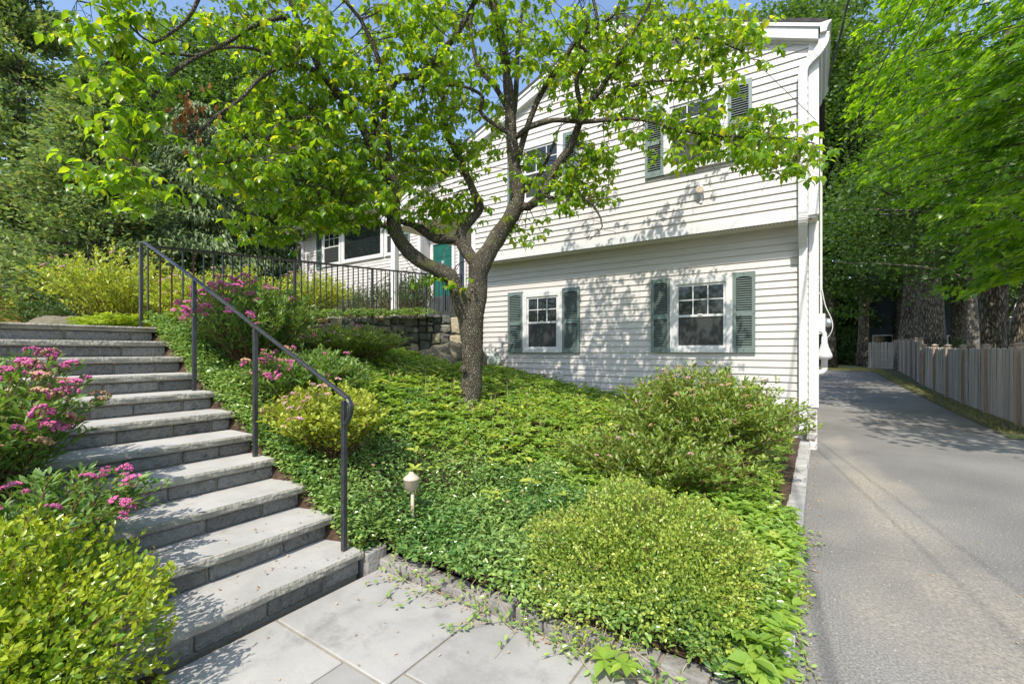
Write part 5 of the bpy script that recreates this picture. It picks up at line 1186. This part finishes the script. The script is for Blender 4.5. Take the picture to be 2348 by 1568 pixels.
# ------------------------------------------------------------------ ground covers
def onbed(x, y): return bedz(x, y)
def cover_ok(x, y):
    return (np.hypot(x - TB[0], y - TB[1]) > .17)
n = 42000   # vinca in front
x = -2.45 + 2.3 * rng.random(n); y = 2.02 + 2.0 * rng.random(n) ** 1.0
x2 = -5.9 + 3.5 * rng.random(34000); y2 = 1.86 + 1.95 * rng.random(34000) ** 1.25; x = np.append(x, x2); y = np.append(y, y2)
edge = .5 * np.sin(x * 2.2) + 3.55
k = ((y < edge + rng.normal(size=len(x)) * .25) | (x < -2.5)) & (x < -.17 + .04 * rng.normal(size=len(x))) & ~((x > -1.35) & (x < -.3) & (y > 2.3) & (y < 3.15)); x, y = x[k], y[k]; n = len(x)
hh = .16 * rng.random(n) ** .7 * (.75 + .35 * np.sin(x * 7) * np.cos(y * 6)) + .02
fr_ = np.clip((2.24 - y) / .24, 0, 1) * (x > -2.42); hh = hh * (1 - .45 * fr_); yv = y - fr_ * .13 * rng.random(n) * (.6 + .6 * np.sin(x * 9) * np.sin(x * 4.3))
P = np.stack([x, yv, onbed(x, y) + hh], 1)
az = rng.random(n) * 6.28; el = rng.uniform(-.35, .75, n)
D = np.stack([np.cos(az) * np.cos(el), np.sin(az) * np.cos(el), np.sin(el)], 1)
N = unit(np.array([0, 0, 1.0]) + rng.normal(size=(n, 3)) * .45)
s_ = rng.uniform(.026, .046, n)
pv = np.clip(.42 + .30 * np.sin(x * 3.1 + 1.3 * np.sin(y * 2.3)) * np.cos(y * 3.7 + x) + .28 * rng.normal(size=n), 0, 1)
o = leaves('vinca_ground_cover', P, D, N, s_, s_ * .46, T_OVAL, L['vinca'], None, pv); tag(o, 'glossy green vinca carpet along the front kerb of the bed', 'ground cover', kind='stuff')
# vinca trailing over the kerbs, and a leafy edge along the steps
P, D, N = [], [], []; tv = MB()
for _ in range(40):
    x0_ = rng.uniform(-2.35, -.4); q = np.array([[x0_, 2.10, .14], [x0_ + rng.normal() * .05, 1.985, .10], [x0_ + rng.normal() * .08, 1.955, .03], [x0_ + rng.normal() * .12, 1.955 - rng.random() ** 3 * .34, .018]])
    q = catmull(np.hstack([q, np.zeros((4, 1))]), .02)[:, :3]; tv.tube(q, .0016, 3, cap=False)
    for i in range(2, len(q), 1):
        if rng.random() < .55: P.append(q[i] + np.array([0, 0, .006])); a = rng.random() * 6.28; D.append([math.cos(a), math.sin(a) - .3, rng.uniform(-.5, .4)]); N.append([rng.normal() * .4, -.4, 1])
for _ in range(34):
    y0_ = rng.uniform(2.1, 4.1); q = np.array([[-.25, y0_, .14], [-.12, y0_ + rng.normal() * .05, .11], [-.085, y0_ + rng.normal() * .08, .03], [-.085 + rng.random() ** 2 * .14, y0_ + rng.normal() * .1, .015]])
    q = catmull(np.hstack([q, np.zeros((4, 1))]), .02)[:, :3]; tv.tube(q, .0016, 3, cap=False)
    for i in range(2, len(q)):
        if rng.random() < .6: P.append(q[i] + np.array([0, 0, .006])); a = rng.random() * 6.28; D.append([math.cos(a) + .3, math.sin(a), rng.uniform(-.5, .4)]); N.append([.4, rng.normal() * .4, 1])
for _ in range(9500):
    x0_ = rng.uniform(-5.8, -2.4); y0_ = 1.875 + abs(rng.normal()) * .11 - .03 * rng.random(); P.append([x0_, y0_, float(stairz(x0_)) + rng.random() * .16 - .07]); a = rng.random() * 6.28; D.append([math.cos(a), math.sin(a) - .35, rng.uniform(-.4, .6)]); N.append([rng.normal() * .4, -.3 + rng.normal() * .4, 1])
P, D, N = map(np.array, (P, D, N)); s_ = rng.uniform(.024, .042, len(P))
o = leaves('vinca_trailers', P, D, N, s_, s_ * .48, T_OVAL, L['vinca']); tag(o, 'vinca runners trailing over the kerb stones and the ends of the treads', 'ground cover', kind='stuff')
tag(tv.build('vinca_runners', M['stalk']), 'thin bare vinca runners hanging over the kerb', 'stems', kind='stuff')
def whorls(x, y, z, size, mat, name, label, kind='stuff', k=8):
    n = len(x); az0 = rng.random(n) * 6.28
    az = (az0[:, None] + np.arange(k)[None] * 6.28 / k + rng.normal(size=(n, k)) * .2).ravel()
    el = rng.uniform(-.25, .55, n * k)
    P = np.repeat(np.stack([x, y, z], 1), k, 0); D = np.stack([np.cos(az) * np.cos(el), np.sin(az) * np.cos(el), np.sin(el)], 1)
    P = P + D * .006 + np.array([0, 0, 1.0]) * (rng.random(n * k) * .02)[:, None]
    s_ = np.repeat(size, k) * rng.uniform(.7, 1.15, n * k); N = unit(np.array([0, 0, 1.0]) + rng.normal(size=(n * k, 3)) * .25)
    rv = np.clip(np.repeat(rng.random(n), k) * .7 + rng.random(n * k) * .3, 0, 1)
    o = leaves(name, P, D, N, s_, s_ * .46, T_OVAL, mat, None, rv)
    return tag(o, label, 'ground cover', kind=kind)
n = 13500
x = -6.7 + 6.4 * rng.random(n); y = 2.0 + 5.8 * rng.random(n)
k = (y > .5 * np.sin(x * 2.2) + 3.3 + rng.normal(size=n) * .2) & cover_ok(x, y) & ~((y > 7.2) & (x > -4.9) & (rng.random(n) < .9) & (y > 7.45 - .12 * x * 0)) & (x > -6.75)
k &= ~((x < -6.3) & (y < 4)); k &= ~((x > -1.9) & (y > 4.4) & (rng.random(n) < .6))
x, y = x[k], y[k]
whorls(x, y, onbed(x, y) + .06 + .11 * rng.random(len(x)), rng.uniform(.045, .075, len(x)), L['pachy'], 'pachysandra_ground_cover', 'bright green pachysandra covering the slope round the tree')
n = 620   # pachysandra along the drive kerb, spilling over
x = -.20 - .25 * rng.random(n) ** 1.5 + .10 * rng.random(n); y = 2.1 + 1.9 * rng.random(n)
whorls(x, y, .10 + .14 * rng.random(n), rng.uniform(.045, .07, n), L['pachy'], 'pachysandra_edging', 'yellow green pachysandra edging the drive beside the boxwood', k=7)
n = 130
x = -.28 - .4 * rng.random(n); y = 4.1 + 3.4 * rng.random(n)
whorls(x, y, .12 + .10 * rng.random(n), rng.uniform(.045, .07, n), L['pachy'], 'pachysandra_stragglers', 'scattered pachysandra in the mulch beside the drive kerb', k=7)
n = 800   # ivy and leaves over the terrace edge behind the rail
t_ = rng.random(n); x = -5.95 - .87 * t_ + rng.normal(size=n) * .12 + .05; y = 1.9 + 5.0 * t_ + rng.normal(size=n) * .1
whorls(x, y, terz(y) + .03 + .12 * rng.random(n), rng.uniform(.035, .06, n), L['vinca'], 'ivy_fringe', 'ivy fringe along the foot of the terrace railing', k=6)
n = 1400
x = -7.3 + 1.5 * rng.random(n); y = 1.5 + 1.0 * rng.random(n); k = x < -5.95; x, y = x[k], y[k]
whorls(x, y, 1.68 + .10 * rng.random(len(x)), rng.uniform(.04, .06, len(x)), L['box'], 'creeping_edging', 'bright low creeping plants at the right of the top step', k=6)
n = 5000; x = -7.2 + 5.4 * rng.random(n); y = -.9 + 1.45 * rng.random(n)
whorls(x, y, stairz(x + .25) - .06 + .12 * rng.random(n), rng.uniform(.035, .06, n), L['spirea'], 'bank_ground_cover', 'green cover on the bank left of the steps', k=5)
n = 260
x = rng.uniform(-5.6, -.6, n); y = rng.uniform(2.5, 6.8, n)
whorls(x, y, onbed(x, y) + .17 + .06 * rng.random(n), rng.uniform(.05, .10, n), L['spireay'], 'wild_seedlings', 'pale weed seedlings poking up through the ground cover', k=4)
n = 420; x = rng.uniform(-5.6, -.5, n); y = rng.uniform(2.15, 7.2, n); P = np.stack([x, y, onbed(x, y) + .12 + .06 * rng.random(n)], 1)
o = leaves('fallen_leaves', P, rand_dirs(n), np.array([0, 0, 1.0]) + rng.normal(size=(n, 3)) * .4, rng.uniform(.025, .06, n), rng.uniform(.015, .03, n), T_OVAL, L['dry']); tag(o, 'dry fallen leaves caught in the ground cover', 'litter', kind='stuff')
# single pachysandra plants at the bed's near corner, leaves as pieces
pl_leaf = fastmesh('leaf', T_OVAL[0], T_OVAL[1], L['pachy'], np.full(len(T_OVAL[0]), .8)); pl_leaf2 = fastmesh('leaf', T_OVAL[0], T_OVAL[1], L['pachy'], np.full(len(T_OVAL[0]), .45))
def plant(c, labels, nw, size):
    o = empty('pachysandra_plant', c); tag(o, labels, 'plant', 'single pachysandra plants at the kerb')
    sm = MB()
    for i in range(nw):
        w_ = np.array([rng.normal() * .07, rng.normal() * .07, rng.uniform(.05, .16)]); sm.tube([(w_[0] * .3, w_[1] * .3, -.03), tuple(w_)], [.004, .003], 4, cap=False)
        a0 = rng.random() * 6.28
        for j in range(8):
            a = a0 + j * .785 + rng.normal() * .12; s_ = size * rng.uniform(.8, 1.2)
            link('leaf', random.choice([pl_leaf, pl_leaf2]), o, tuple(w_), (rng.normal() * .2, rng.uniform(-.25, .35), a), (s_, s_ * .5, s_))
    sm.build('stems', M['stalk'], o)
plant((-.26, 2.06, .04), 'large bright pachysandra at the very corner of the kerb by the drive', 5, .10)
plant((-.62, 1.97, .01), 'pachysandra plant in front of the kerb left of the corner', 2, .08)
plant((-.20, 2.42, .06), 'yellowish pachysandra leaning over the drive kerb beside the boxwood', 3, .085)
# dry stalks standing in the pachysandra
ds = MB()
for _ in range(150):
    x, y = rng.uniform(-5, -1.6), rng.uniform(3.6, 6.2); z = bz(x, y); ds.tube([(x, y, z), (x + rng.normal() * .04, y + rng.normal() * .04, z + rng.uniform(.16, .34))], [.0022, .0016], 3, cap=False)
tag(ds.build('dry_stalks', M['stalk']), 'thin dry stalks standing up through the pachysandra', 'stalks', kind='stuff')
# grass
def grass(name, x, y, z, hgt, label):
    n = len(x); P = np.stack([x, y, z], 1); D = unit(np.array([0, 0, 1.0]) + rng.normal(size=(n, 3)) * .45)
    o = leaves(name, P, D, rand_dirs(n), hgt * rng.uniform(.5, 1.2, n), .006, T_STRIP, L['grass']); tag(o, label, 'grass', kind='stuff')
n = 26000; x = -16 + 9.5 * rng.random(n); y = -.5 + 6 * rng.random(n); grass('lawn_grass', x, y, terx(x, y), .05, 'dry straw coloured lawn grass on the terrace above the steps')
n = 22000; x = np.concatenate([2.62 + .5 * rng.random(8000), -1 + 4.2 * rng.random(14000)]); y = np.concatenate([11 + 25 * rng.random(8000), 33.3 + 5 * rng.random(14000)])
grass('verge_grass', x, y, dr(y) + .01, .06, 'thin grass along the foot of the stockade fence and the end of the drive')
# litter: dry leaves and twigs swept against kerbs and on the drive
n = 620
x = np.concatenate([-2.3 + 2.1 * rng.random(230), -.10 + .12 * rng.random(170), -2.3 + 2.1 * rng.random(40), .1 + 2.5 * rng.random(60), -3 + .6 * rng.random(60), 2.3 + .5 * rng.random(60)])
y = np.concatenate([1.985 - .10 * rng.random(230) ** 2, 3 + 5 * rng.random(170), .6 + 1.3 * rng.random(40), 2.5 + 7 * rng.random(60), .8 + 1.0 * rng.random(60), 11 + 12 * rng.random(60)])
z = np.where(x < -2.4, np.ceil((X0 - x) / RUN) * RIS + .006, .008)
P = np.stack([x, y, z], 1); D = rand_dirs(n); D[:, 2] *= .15
o = leaves('leaf_litter', P, D, np.array([0, 0, 1.0]) + rng.normal(size=(n, 3)) * .2, rng.uniform(.008, .03, n), rng.uniform(.004, .014, n), T_DIA, L['dry']); tag(o, 'scattered dry leaves and debris along the kerb and on the paving', 'litter', kind='stuff')

# ------------------------------------------------------------------ trees
def crown_tree(name, label, base, h, trunk_r, crown, n_clump, per, ls, mat, bark, seed, lean=(0, 0), T=T_DIA, clump=.55, flat=.45, cat='tree', group=None, tilt=.5, limbs=14, vis_trunk=None):
    """tapered trunk, limbs reaching into a ragged crown of leaf clumps; crown = (cx, cy, cz, rx, ry, rz) about the base"""
    o = empty(name, base); tag(o, label, cat, group); r = np.random.default_rng(seed)
    tb_ = MB(); n = 14; f = np.linspace(0, 1, n)
    wob = np.cumsum(r.normal(size=(n, 2)) * .05, 0)
    P = np.stack([lean[0] * f * h + wob[:, 0], lean[1] * f * h + wob[:, 1], f * h - .2], 1)
    tb_.tube(P, trunk_r * (1 - .72 * f) * (1 + .35 * np.exp(-f * 14)), 16, jitter=.08)
    cx, cy, cz, rx, ry, rz = crown
    C = rand_dirs(n_clump) * (r.random(n_clump) ** .38)[:, None]; C *= lumps(C, seed, .22, 2.6)[:, None]
    C = C * np.array([rx, ry, rz]) + np.array([cx, cy, cz])
    for i in range(limbs):
        c = C[r.integers(0, n_clump)]; j = P[min(n - 1, max(2, int((c[2] - .25 * np.hypot(c[0], c[1])) / h * n)))]
        twig_mesh(tb_, j, c, trunk_r * .32, trunk_r * .05, .08, 6, 7)
    tb_.build('trunk', bark, o, smooth=True)
    N_ = n_clump * per
    Pc = np.repeat(C, per, 0) + r.normal(size=(N_, 3)) * np.array([clump, clump, clump * flat])
    D = unit(r.normal(size=(N_, 3)) * np.array([1, 1, .5]) + np.array([0, 0, -.35])); Nn = unit(np.array([0, 0, 1.0]) + r.normal(size=(N_, 3)) * tilt)
    s_ = ls * r.uniform(.65, 1.3, N_)
    rv = np.clip(np.repeat(r.random(n_clump), per) * .5 + r.random(N_) * .5, 0, 1)
    leaves('crown', Pc, D, Nn, s_, s_ * .8, T, mat, o, rv)['kind'] = 'stuff'
    return o
def conifer(name, label, base, h, rad, n_br, per, ls, mat, seed, droop=.25, z0=.08, T=T_SPRAY, lw=.6, hang=False, group=None):
    o = empty(name, base); tag(o, label, 'tree', group); r = np.random.default_rng(seed)
    tb_ = MB(); tb_.tube([(0, 0, -.3), (0, 0, h * .5), (0, 0, h)], [rad * .09, rad * .06, .02], 10)
    LPs, LDs, LNs = [], [], []
    for i in range(n_br):
        f = z0 + (1 - z0) * r.random() ** 1.15; z = f * h; ln = rad * (1 - f) ** .75 * r.uniform(.45, 1.3) + .15; a = r.random() * 6.28
        d = np.array([math.cos(a), math.sin(a), 0]); s_ = np.linspace(0, 1, 6)[:, None]
        P = d * ln * s_ + np.array([0, 0, z]) + np.array([0, 0, 1.0]) * (ln * (-droop * s_ + .22 * s_ ** 3))
        tb_.tube(P, np.linspace(.03, .006, 6), 4, cap=False)
        u = .18 + .82 * r.random(per) ** .7; q = np.stack([np.interp(u, s_[:, 0], P[:, k_]) for k_ in range(3)], 1)
        w_ = r.normal(size=(per, 3)) * np.array([1, 1, .35]) * (.10 + .16 * ln * (1 - u * .6))[:, None]
        q = q + w_
        if hang: D = unit(d * .35 + w_ * .8 + np.array([0, 0, -.8]) + r.normal(size=(per, 3)) * .25)
        else: D = unit(d * .7 + w_ * 1.2 + r.normal(size=(per, 3)) * .5 + np.array([0, 0, .15]))
        LPs.append(q); LDs.append(D); LNs.append(unit(np.array([0, 0, 1.0]) + r.normal(size=(per, 3)) * .6))
    tb_.build('trunk', M['maplebark'], o, smooth=True)
    LPs, LDs, LNs = map(np.concatenate, (LPs, LDs, LNs)); s_ = ls * r.uniform(.6, 1.3, len(LPs))
    leaves('crown', LPs, LDs, LNs, s_, s_ * lw, T, mat, o)['kind'] = 'stuff'
    return o
def gp_(px, t, z=0.0):
    q = at(px, HY, t); return (q[0], q[1], z)
# left background
conifer('cedar_tree', 'tall ragged cedar at the left edge of the picture', gp_(45, 16.5, 1.6), 15.5, 3.1, 430, 90, .19, L['cedar'], 101, .10, .10)
conifer('cedar_tree', 'shorter cedar with brownish sprays right of the tall one', gp_(215, 14.5, 1.6), 8.6, 2.8, 330, 95, .16, L['cedar'], 102, .12, .10)
conifer('cedar_tree', 'slender cedar behind the gold spirea mound', gp_(165, 19, 1.6), 8.5, 2.0, 220, 80, .19, L['cedar'], 103, .1, .08)
conifer('spruce_tree', 'grey green spruce with drooping boughs left of the low wing', gp_(455, 17.5, 1.7), 9.2, 3.4, 330, 150, .19, L['spruce'], 104, .42, .06, T_STRIP, .30, True)
conifer('spruce_tree', 'second drooping spruce close to the wing corner', gp_(600, 20.5, 1.8), 8.0, 2.8, 260, 150, .19, L['spruce'], 105, .40, .08, T_STRIP, .30, True)
for i, (px, t, hh, ln_, lab) in enumerate([(436, 21, 14, (-.05, .02), 'slim grey trunk leaning left among bare twigs'), (470, 22, 15, (-.03, .01), 'slim grey trunk second from left behind the spruce'), (505, 22, 15, (-.015, 0), 'slim grey trunk in the middle of the bare stems'), (532, 21, 14, (.012, .01), 'slim straight grey trunk right of the bare stems'), (560, 24, 15, (.03, 0), 'slim grey trunk furthest right of the bare stems')]):
    crown_tree('young_tree', lab, gp_(px, t, 1.7), hh, .13, (ln_[0] * hh, ln_[1] * hh, hh * .86, 2.0, 2.0, 3.0), 60, 60, .15, L['wood'], M['greybark'], 120 + i, ln_, clump=.45, group='slim trees behind the spruce', limbs=16)
for i, (px, t, hh, rx, cz, rz, nc, lab) in enumerate([(285, 25, 17, 3.6, 10, 6.5, 260, 'dark leafy tree behind the cedars'), (330, 26, 18, 4.5, 11, 6.5, 320, 'dense dark green tree behind the slim grey trunks'), (600, 28, 17, 4.6, 10.0, 6.5, 320, 'leafy tree behind the dogwood and left of the wing'), (690, 19, 10, 2.0, 7.5, 2.6, 70, 'small tree with dark trunk at the wing corner'), (780, 30, 15, 4.5, 9.0, 5.0, 300, 'leafy tree rising behind the wing roof'), (980, 31, 15, 4.5, 9.0, 5.0, 300, 'leafy tree behind the meeting of the roofs'), (460, 33, 20, 5.0, 12.0, 8.0, 260, 'tall tree furthest back behind the spruce')]):
    crown_tree('broadleaf_tree', lab, gp_(px, t, 1.5), hh, .22, (0, 0, cz, rx, rx, rz), nc, 75, .20, L['wood'], M['greybark'], 140 + i, clump=.55)
# low dark hedge mass behind the lawn
for i, (px, t, w_, hh, lab) in enumerate([(330, 13.5, 1.6, 1.6, 'dark evergreen bush left behind the spirea mound'), (520, 15, 1.7, 1.9, 'dark evergreen bush under the drooping spruce'), (640, 16, 1.5, 2.0, 'dark evergreen bush beside the wing downspout'), (160, 12.5, 1.2, 1.1, 'dark low evergreen beside the brown shed')]):
    shrub('evergreen_bush', gp_(px, t, 1.75), w_, hh, lab, 260, L['nandina'], (.10, .045), 34, None, 160 + i, T=T_DIA)

# right: near maple whose limbs hang over the drive
mb_ = empty('maple_tree', (8.6, 13.2, 0)); tag(mb_, 'big maple with layered bright green boughs hanging over the drive at right', 'tree')
MO = np.array([8.6, 13.2, 0])
tm = MB(); tm.tube(catmull([(0, 0, -.2, .55), (-.1, 0, 2, .45), (-.3, -.2, 5, .38), (-.4, -.2, 9, .25), (-.3, 0, 13, .1)], .4)[:, :3], np.interp(np.linspace(0, 1, len(catmull([(0, 0, -.2, .55), (-.1, 0, 2, .45), (-.3, -.2, 5, .38), (-.4, -.2, 9, .25), (-.3, 0, 13, .1)], .4))), [0, .1, 1], [.6, .45, .12]), 18, jitter=.06)
MREG = [(2290, 60, 120, 90, 6.2, 8.5, 34), (2290, 230, 110, 110, 6.2, 8.5, 40), (2290, 420, 100, 100, 6.6, 8.8, 34), (2300, 590, 90, 70, 7.0, 9.2, 22), (2140, 90, 120, 110, 7.5, 10.5, 40), (2150, 270, 110, 110, 7.5, 10.5, 44), (2170, 430, 110, 100, 8, 11, 40), (2160, 560, 110, 70, 8.5, 11.5, 34), (2180, 660, 90, 45, 9, 11.5, 20), (2040, 60, 90, 80, 9, 12, 26), (2060, 220, 80, 100, 9, 12.5, 30), (2070, 380, 80, 90, 9.5, 12.5, 26), (2240, 660, 60, 50, 8, 10, 10), (2290, -120, 200, 90, 6.5, 9, 30), (2450, 300, 90, 380, 6.5, 9, 70), (2020, 140, 90, 140, 11, 14, 40), (1990, 330, 70, 120, 12, 15, 34)]
mp, mn, md, ms = [], [], [], []; tm2 = MB(); mr = []
hub = np.array([8.3, 13.0, 5.5])
for (px, py, rx, ry, t0, t1, n) in MREG:
    for _ in range(int(n * .42)):
        a = rng.random() * 6.28; q = math.sqrt(rng.random()); c0 = at(px + rx * q * math.cos(a), py + ry * q * math.sin(a), t0 + (t1 - t0) * rng.random())
        if c0[0] < .6: continue
        back = unit(np.array([8.3, 13.0, c0[2] + 1.6 + rng.normal() * .6]) - c0); sd = np.cross(back, [0, 0, 1.0]); sd /= np.linalg.norm(sd)
        bl = rng.uniform(.9, 1.9); f = np.linspace(0, 1, 6)[:, None]
        BP = c0 + back * bl * f + np.array([0, 0, 1.0]) * (.28 * bl * (f - f * f)); tm2.tube(BP - MO, np.linspace(.004, .014, 6), 4, cap=False)
        bt = rng.normal() * .12
        for s2 in range(rng.integers(4, 7)):                       # sprays along the bough, all in one sloping layer
            u0 = rng.random(); c = c0 + back * bl * u0 + np.array([0, 0, .28 * bl * (u0 - u0 * u0)]) + sd * rng.normal() * .30 * (.35 + u0)
            k = rng.integers(11, 17); u = rng.random(k); v = rng.normal(size=k) * .15
            Pq = c + back * (u * .42 - .2)[:, None] + sd * v[:, None] + np.array([0, 0, 1.0]) * (.10 * u - .25 * np.abs(v) + rng.normal(size=k) * .03)[:, None]
            D = unit(-back * .8 + sd * (v * 3.4)[:, None] + np.array([0, 0, -.5]) + rng.normal(size=(k, 3)) * .25)
            mp.append(Pq); md.append(D); mn.append(unit(np.array([0, 0, 1.0]) - back * .5 + rng.normal(size=(k, 3)) * .34)); ms.append(rng.uniform(.10, .175, k)); mr.append(np.clip(.5 + bt * 2 + rng.normal(size=k) * .24, 0, 1))
for _ in range(280):      # boughs over the drive right of the picture, whose shadows lie on the asphalt
    c = np.array([rng.uniform(2.0, 6.5), rng.uniform(4.2, 9.5), rng.uniform(4.6, 7.5)]); back = unit(np.array([8.3, 13.0, c[2] + .6]) - c); k = 18
    sd = unit(np.cross(back, [0, 0, 1.0])); u = rng.random(k); v = rng.normal(size=k) * .2
    mp.append(c + back * (u * .6)[:, None] + sd * (v * (.5 + u))[:, None] + np.array([0, 0, 1.0]) * (.16 * u + rng.normal(size=k) * .05)[:, None])
    md.append(unit(-back * .8 + sd * (v * 3)[:, None] + np.array([0, 0, -.4]) + rng.normal(size=(k, 3)) * .28)); mn.append(unit(np.array([0, 0, 1.0]) + rng.normal(size=(k, 3)) * .22)); ms.append(rng.uniform(.10, .15, k)); mr.append(rng.random(k))
    if _ % 3 == 0: twig_mesh(tm2, (c + back * 1.2) - MO, c - MO, .01, .004, .1, 3, 5)
for zc in (3.5, 5, 6.5, 8, 4.2, 5.8):
    e = np.array([rng.uniform(1.6, 3.5), rng.uniform(8.5, 12), zc]); twig_mesh(tm, hub - MO, e - MO, .10, .02, .05, 8, 12)
tm.build('trunk', M['maplebark'], mb_, smooth=True); tm2.build('twigs', M['twig'], mb_)['kind'] = 'stuff'
mp, md, mn, ms = map(np.concatenate, (mp, md, mn, ms))
dist = np.linalg.norm(mp - np.array([0, 0, CAMZ]), axis=1); vis = in_view(mp); order = [i for i in np.argsort(dist / ms) if vis[i]][:280]
mask = np.ones(len(mp), bool); mask[order] = False
rnd = np.concatenate(mr)
o = leaves('foliage', mp[mask], md[mask], mn[mask], ms[mask], ms[mask] * .85, T_MAPLE, L['maple'], mb_, rnd[mask]); o.location = tuple(-MO); o['kind'] = 'stuff'
mlm = [fastmesh('leaf', T_MAPLE[0], T_MAPLE[1], L['maple'], np.full(len(T_MAPLE[0]), rv)) for rv in (.2, .5, .8)]
for i in order:
    X = md[i] / np.linalg.norm(md[i]); Z = mn[i] - X * np.dot(mn[i], X); Z /= np.linalg.norm(Z); Y = np.cross(Z, X); s_ = ms[i]; q = mp[i] - MO
    lo = link('leaf', mlm[int(rnd[i] * 2.99)], mb_); lo.matrix_basis = Matrix(((X[0] * s_, Y[0] * s_ * .85, Z[0] * s_, q[0]), (X[1] * s_, Y[1] * s_ * .85, Z[1] * s_, q[1]), (X[2] * s_, Y[2] * s_ * .85, Z[2] * s_, q[2]), (0, 0, 0, 1)))
# trunks beyond the fence
for i, (px, t, r_, hh, ln_, bk, lab) in enumerate([(2078, 26, .46, 14, (.025, 0), 'maplebark', 'thick straight trunk left of the pair beyond the fence'), (2132, 24, .62, 15, (-.02, 0), 'maplebark', 'thickest trunk right of the pair beyond the fence'), (2226, 15.5, .20, 9, (-.055, 0), 'greybark', 'thin pale leaning trunk beyond the fence'), (2262, 18, .50, 14, (.03, 0), 'maplebark', 'broad brown trunk with dark base beyond the fence'), (2322, 16.5, .34, 12, (.16, .02), 'maplebark', 'dark trunk leaning right at the edge beyond the fence'), (2180, 30, .4, 13, (.06, 0), 'maplebark', 'dark trunk deep in shade between the pale trunk and the pair')]):
    crown_tree('shade_tree', lab, gp_(px, t, 0), hh, r_, (ln_[0] * hh * .7, 0, hh * .70, 4.0, 4.0, hh * .28), 150, 80, .16, L['wood'], M[bk], 170 + i, ln_, clump=.6, T=T_DIA, limbs=12)
for i, (px, t, hh, rx, cz, rz, nc, lab) in enumerate([(1905, 31, 24, 3.6, 14.5, 10.5, 460, 'tall tree behind the house corner at the end of the drive'), (1975, 34, 26, 4.4, 15, 11.5, 480, 'dense tall tree at the end of the drive'), (2060, 37, 25, 4.6, 14, 10, 420, 'leafy tree in front of the dark blue house'), (1800, 30, 25, 3.8, 18, 7, 380, 'tall tree rising behind the main roof'), (2300, 27, 20, 5, 11, 8, 420, 'leafy tree far right beyond the fence'), (2190, 34, 26, 5.5, 16, 9.5, 440, 'tall tree behind the dark blue house')]):
    crown_tree('broadleaf_tree', lab, gp_(px, t, .2), hh, .32, (0, 0, cz, rx, rx, rz), nc, 75, .24, L['wood'], M['maplebark'], 190 + i, clump=.65)
conifer('hemlock_tree', 'dark hemlock at the end of the drive', gp_(1925, 39, .2), 8.5, 3.0, 260, 120, .30, L['nandina'], 201, .3, .03, T_STRIP, .35)
conifer('hemlock_tree', 'second dark hemlock right behind the end of the fence', gp_(1995, 43, .2), 7.0, 3.2, 260, 120, .30, L['nandina'], 202, .3, .03, T_STRIP, .35)
for i, (px, t, w_, hh, lab) in enumerate([(1950, 37, 2.0, 1.5, 'low dark bush at the end of the lawn'), (2260, 22, 2.2, 2.0, 'undergrowth behind the right part of the fence'), (2330, 19, 1.8, 2.2, 'undergrowth at the right edge beyond the fence')]):
    shrub('evergreen_bush', gp_(px, t, .15), w_, hh, lab, 220, L['nandina'], (.14, .06), 34, None, 210 + i, T=T_DIA)

# wood across the street behind the viewer; it shows only as the reflection in the window panes
C = np.stack([rng.uniform(-34, 22, 420), rng.uniform(-36, -26, 420), rng.uniform(.5, 12.5, 420)], 1); C[:, 2] *= .75 + .25 * np.sin(C[:, 0] * .7)
n = 420 * 40; P = np.repeat(C, 40, 0) + rng.normal(size=(n, 3)) * np.array([.9, .9, .7])
o = leaves('wood', P, rand_dirs(n), rand_dirs(n), .4, .32, T_DIA, L['wood']); tag(o, 'leafy wood across the street mirrored in the window panes', 'wood', kind='stuff')
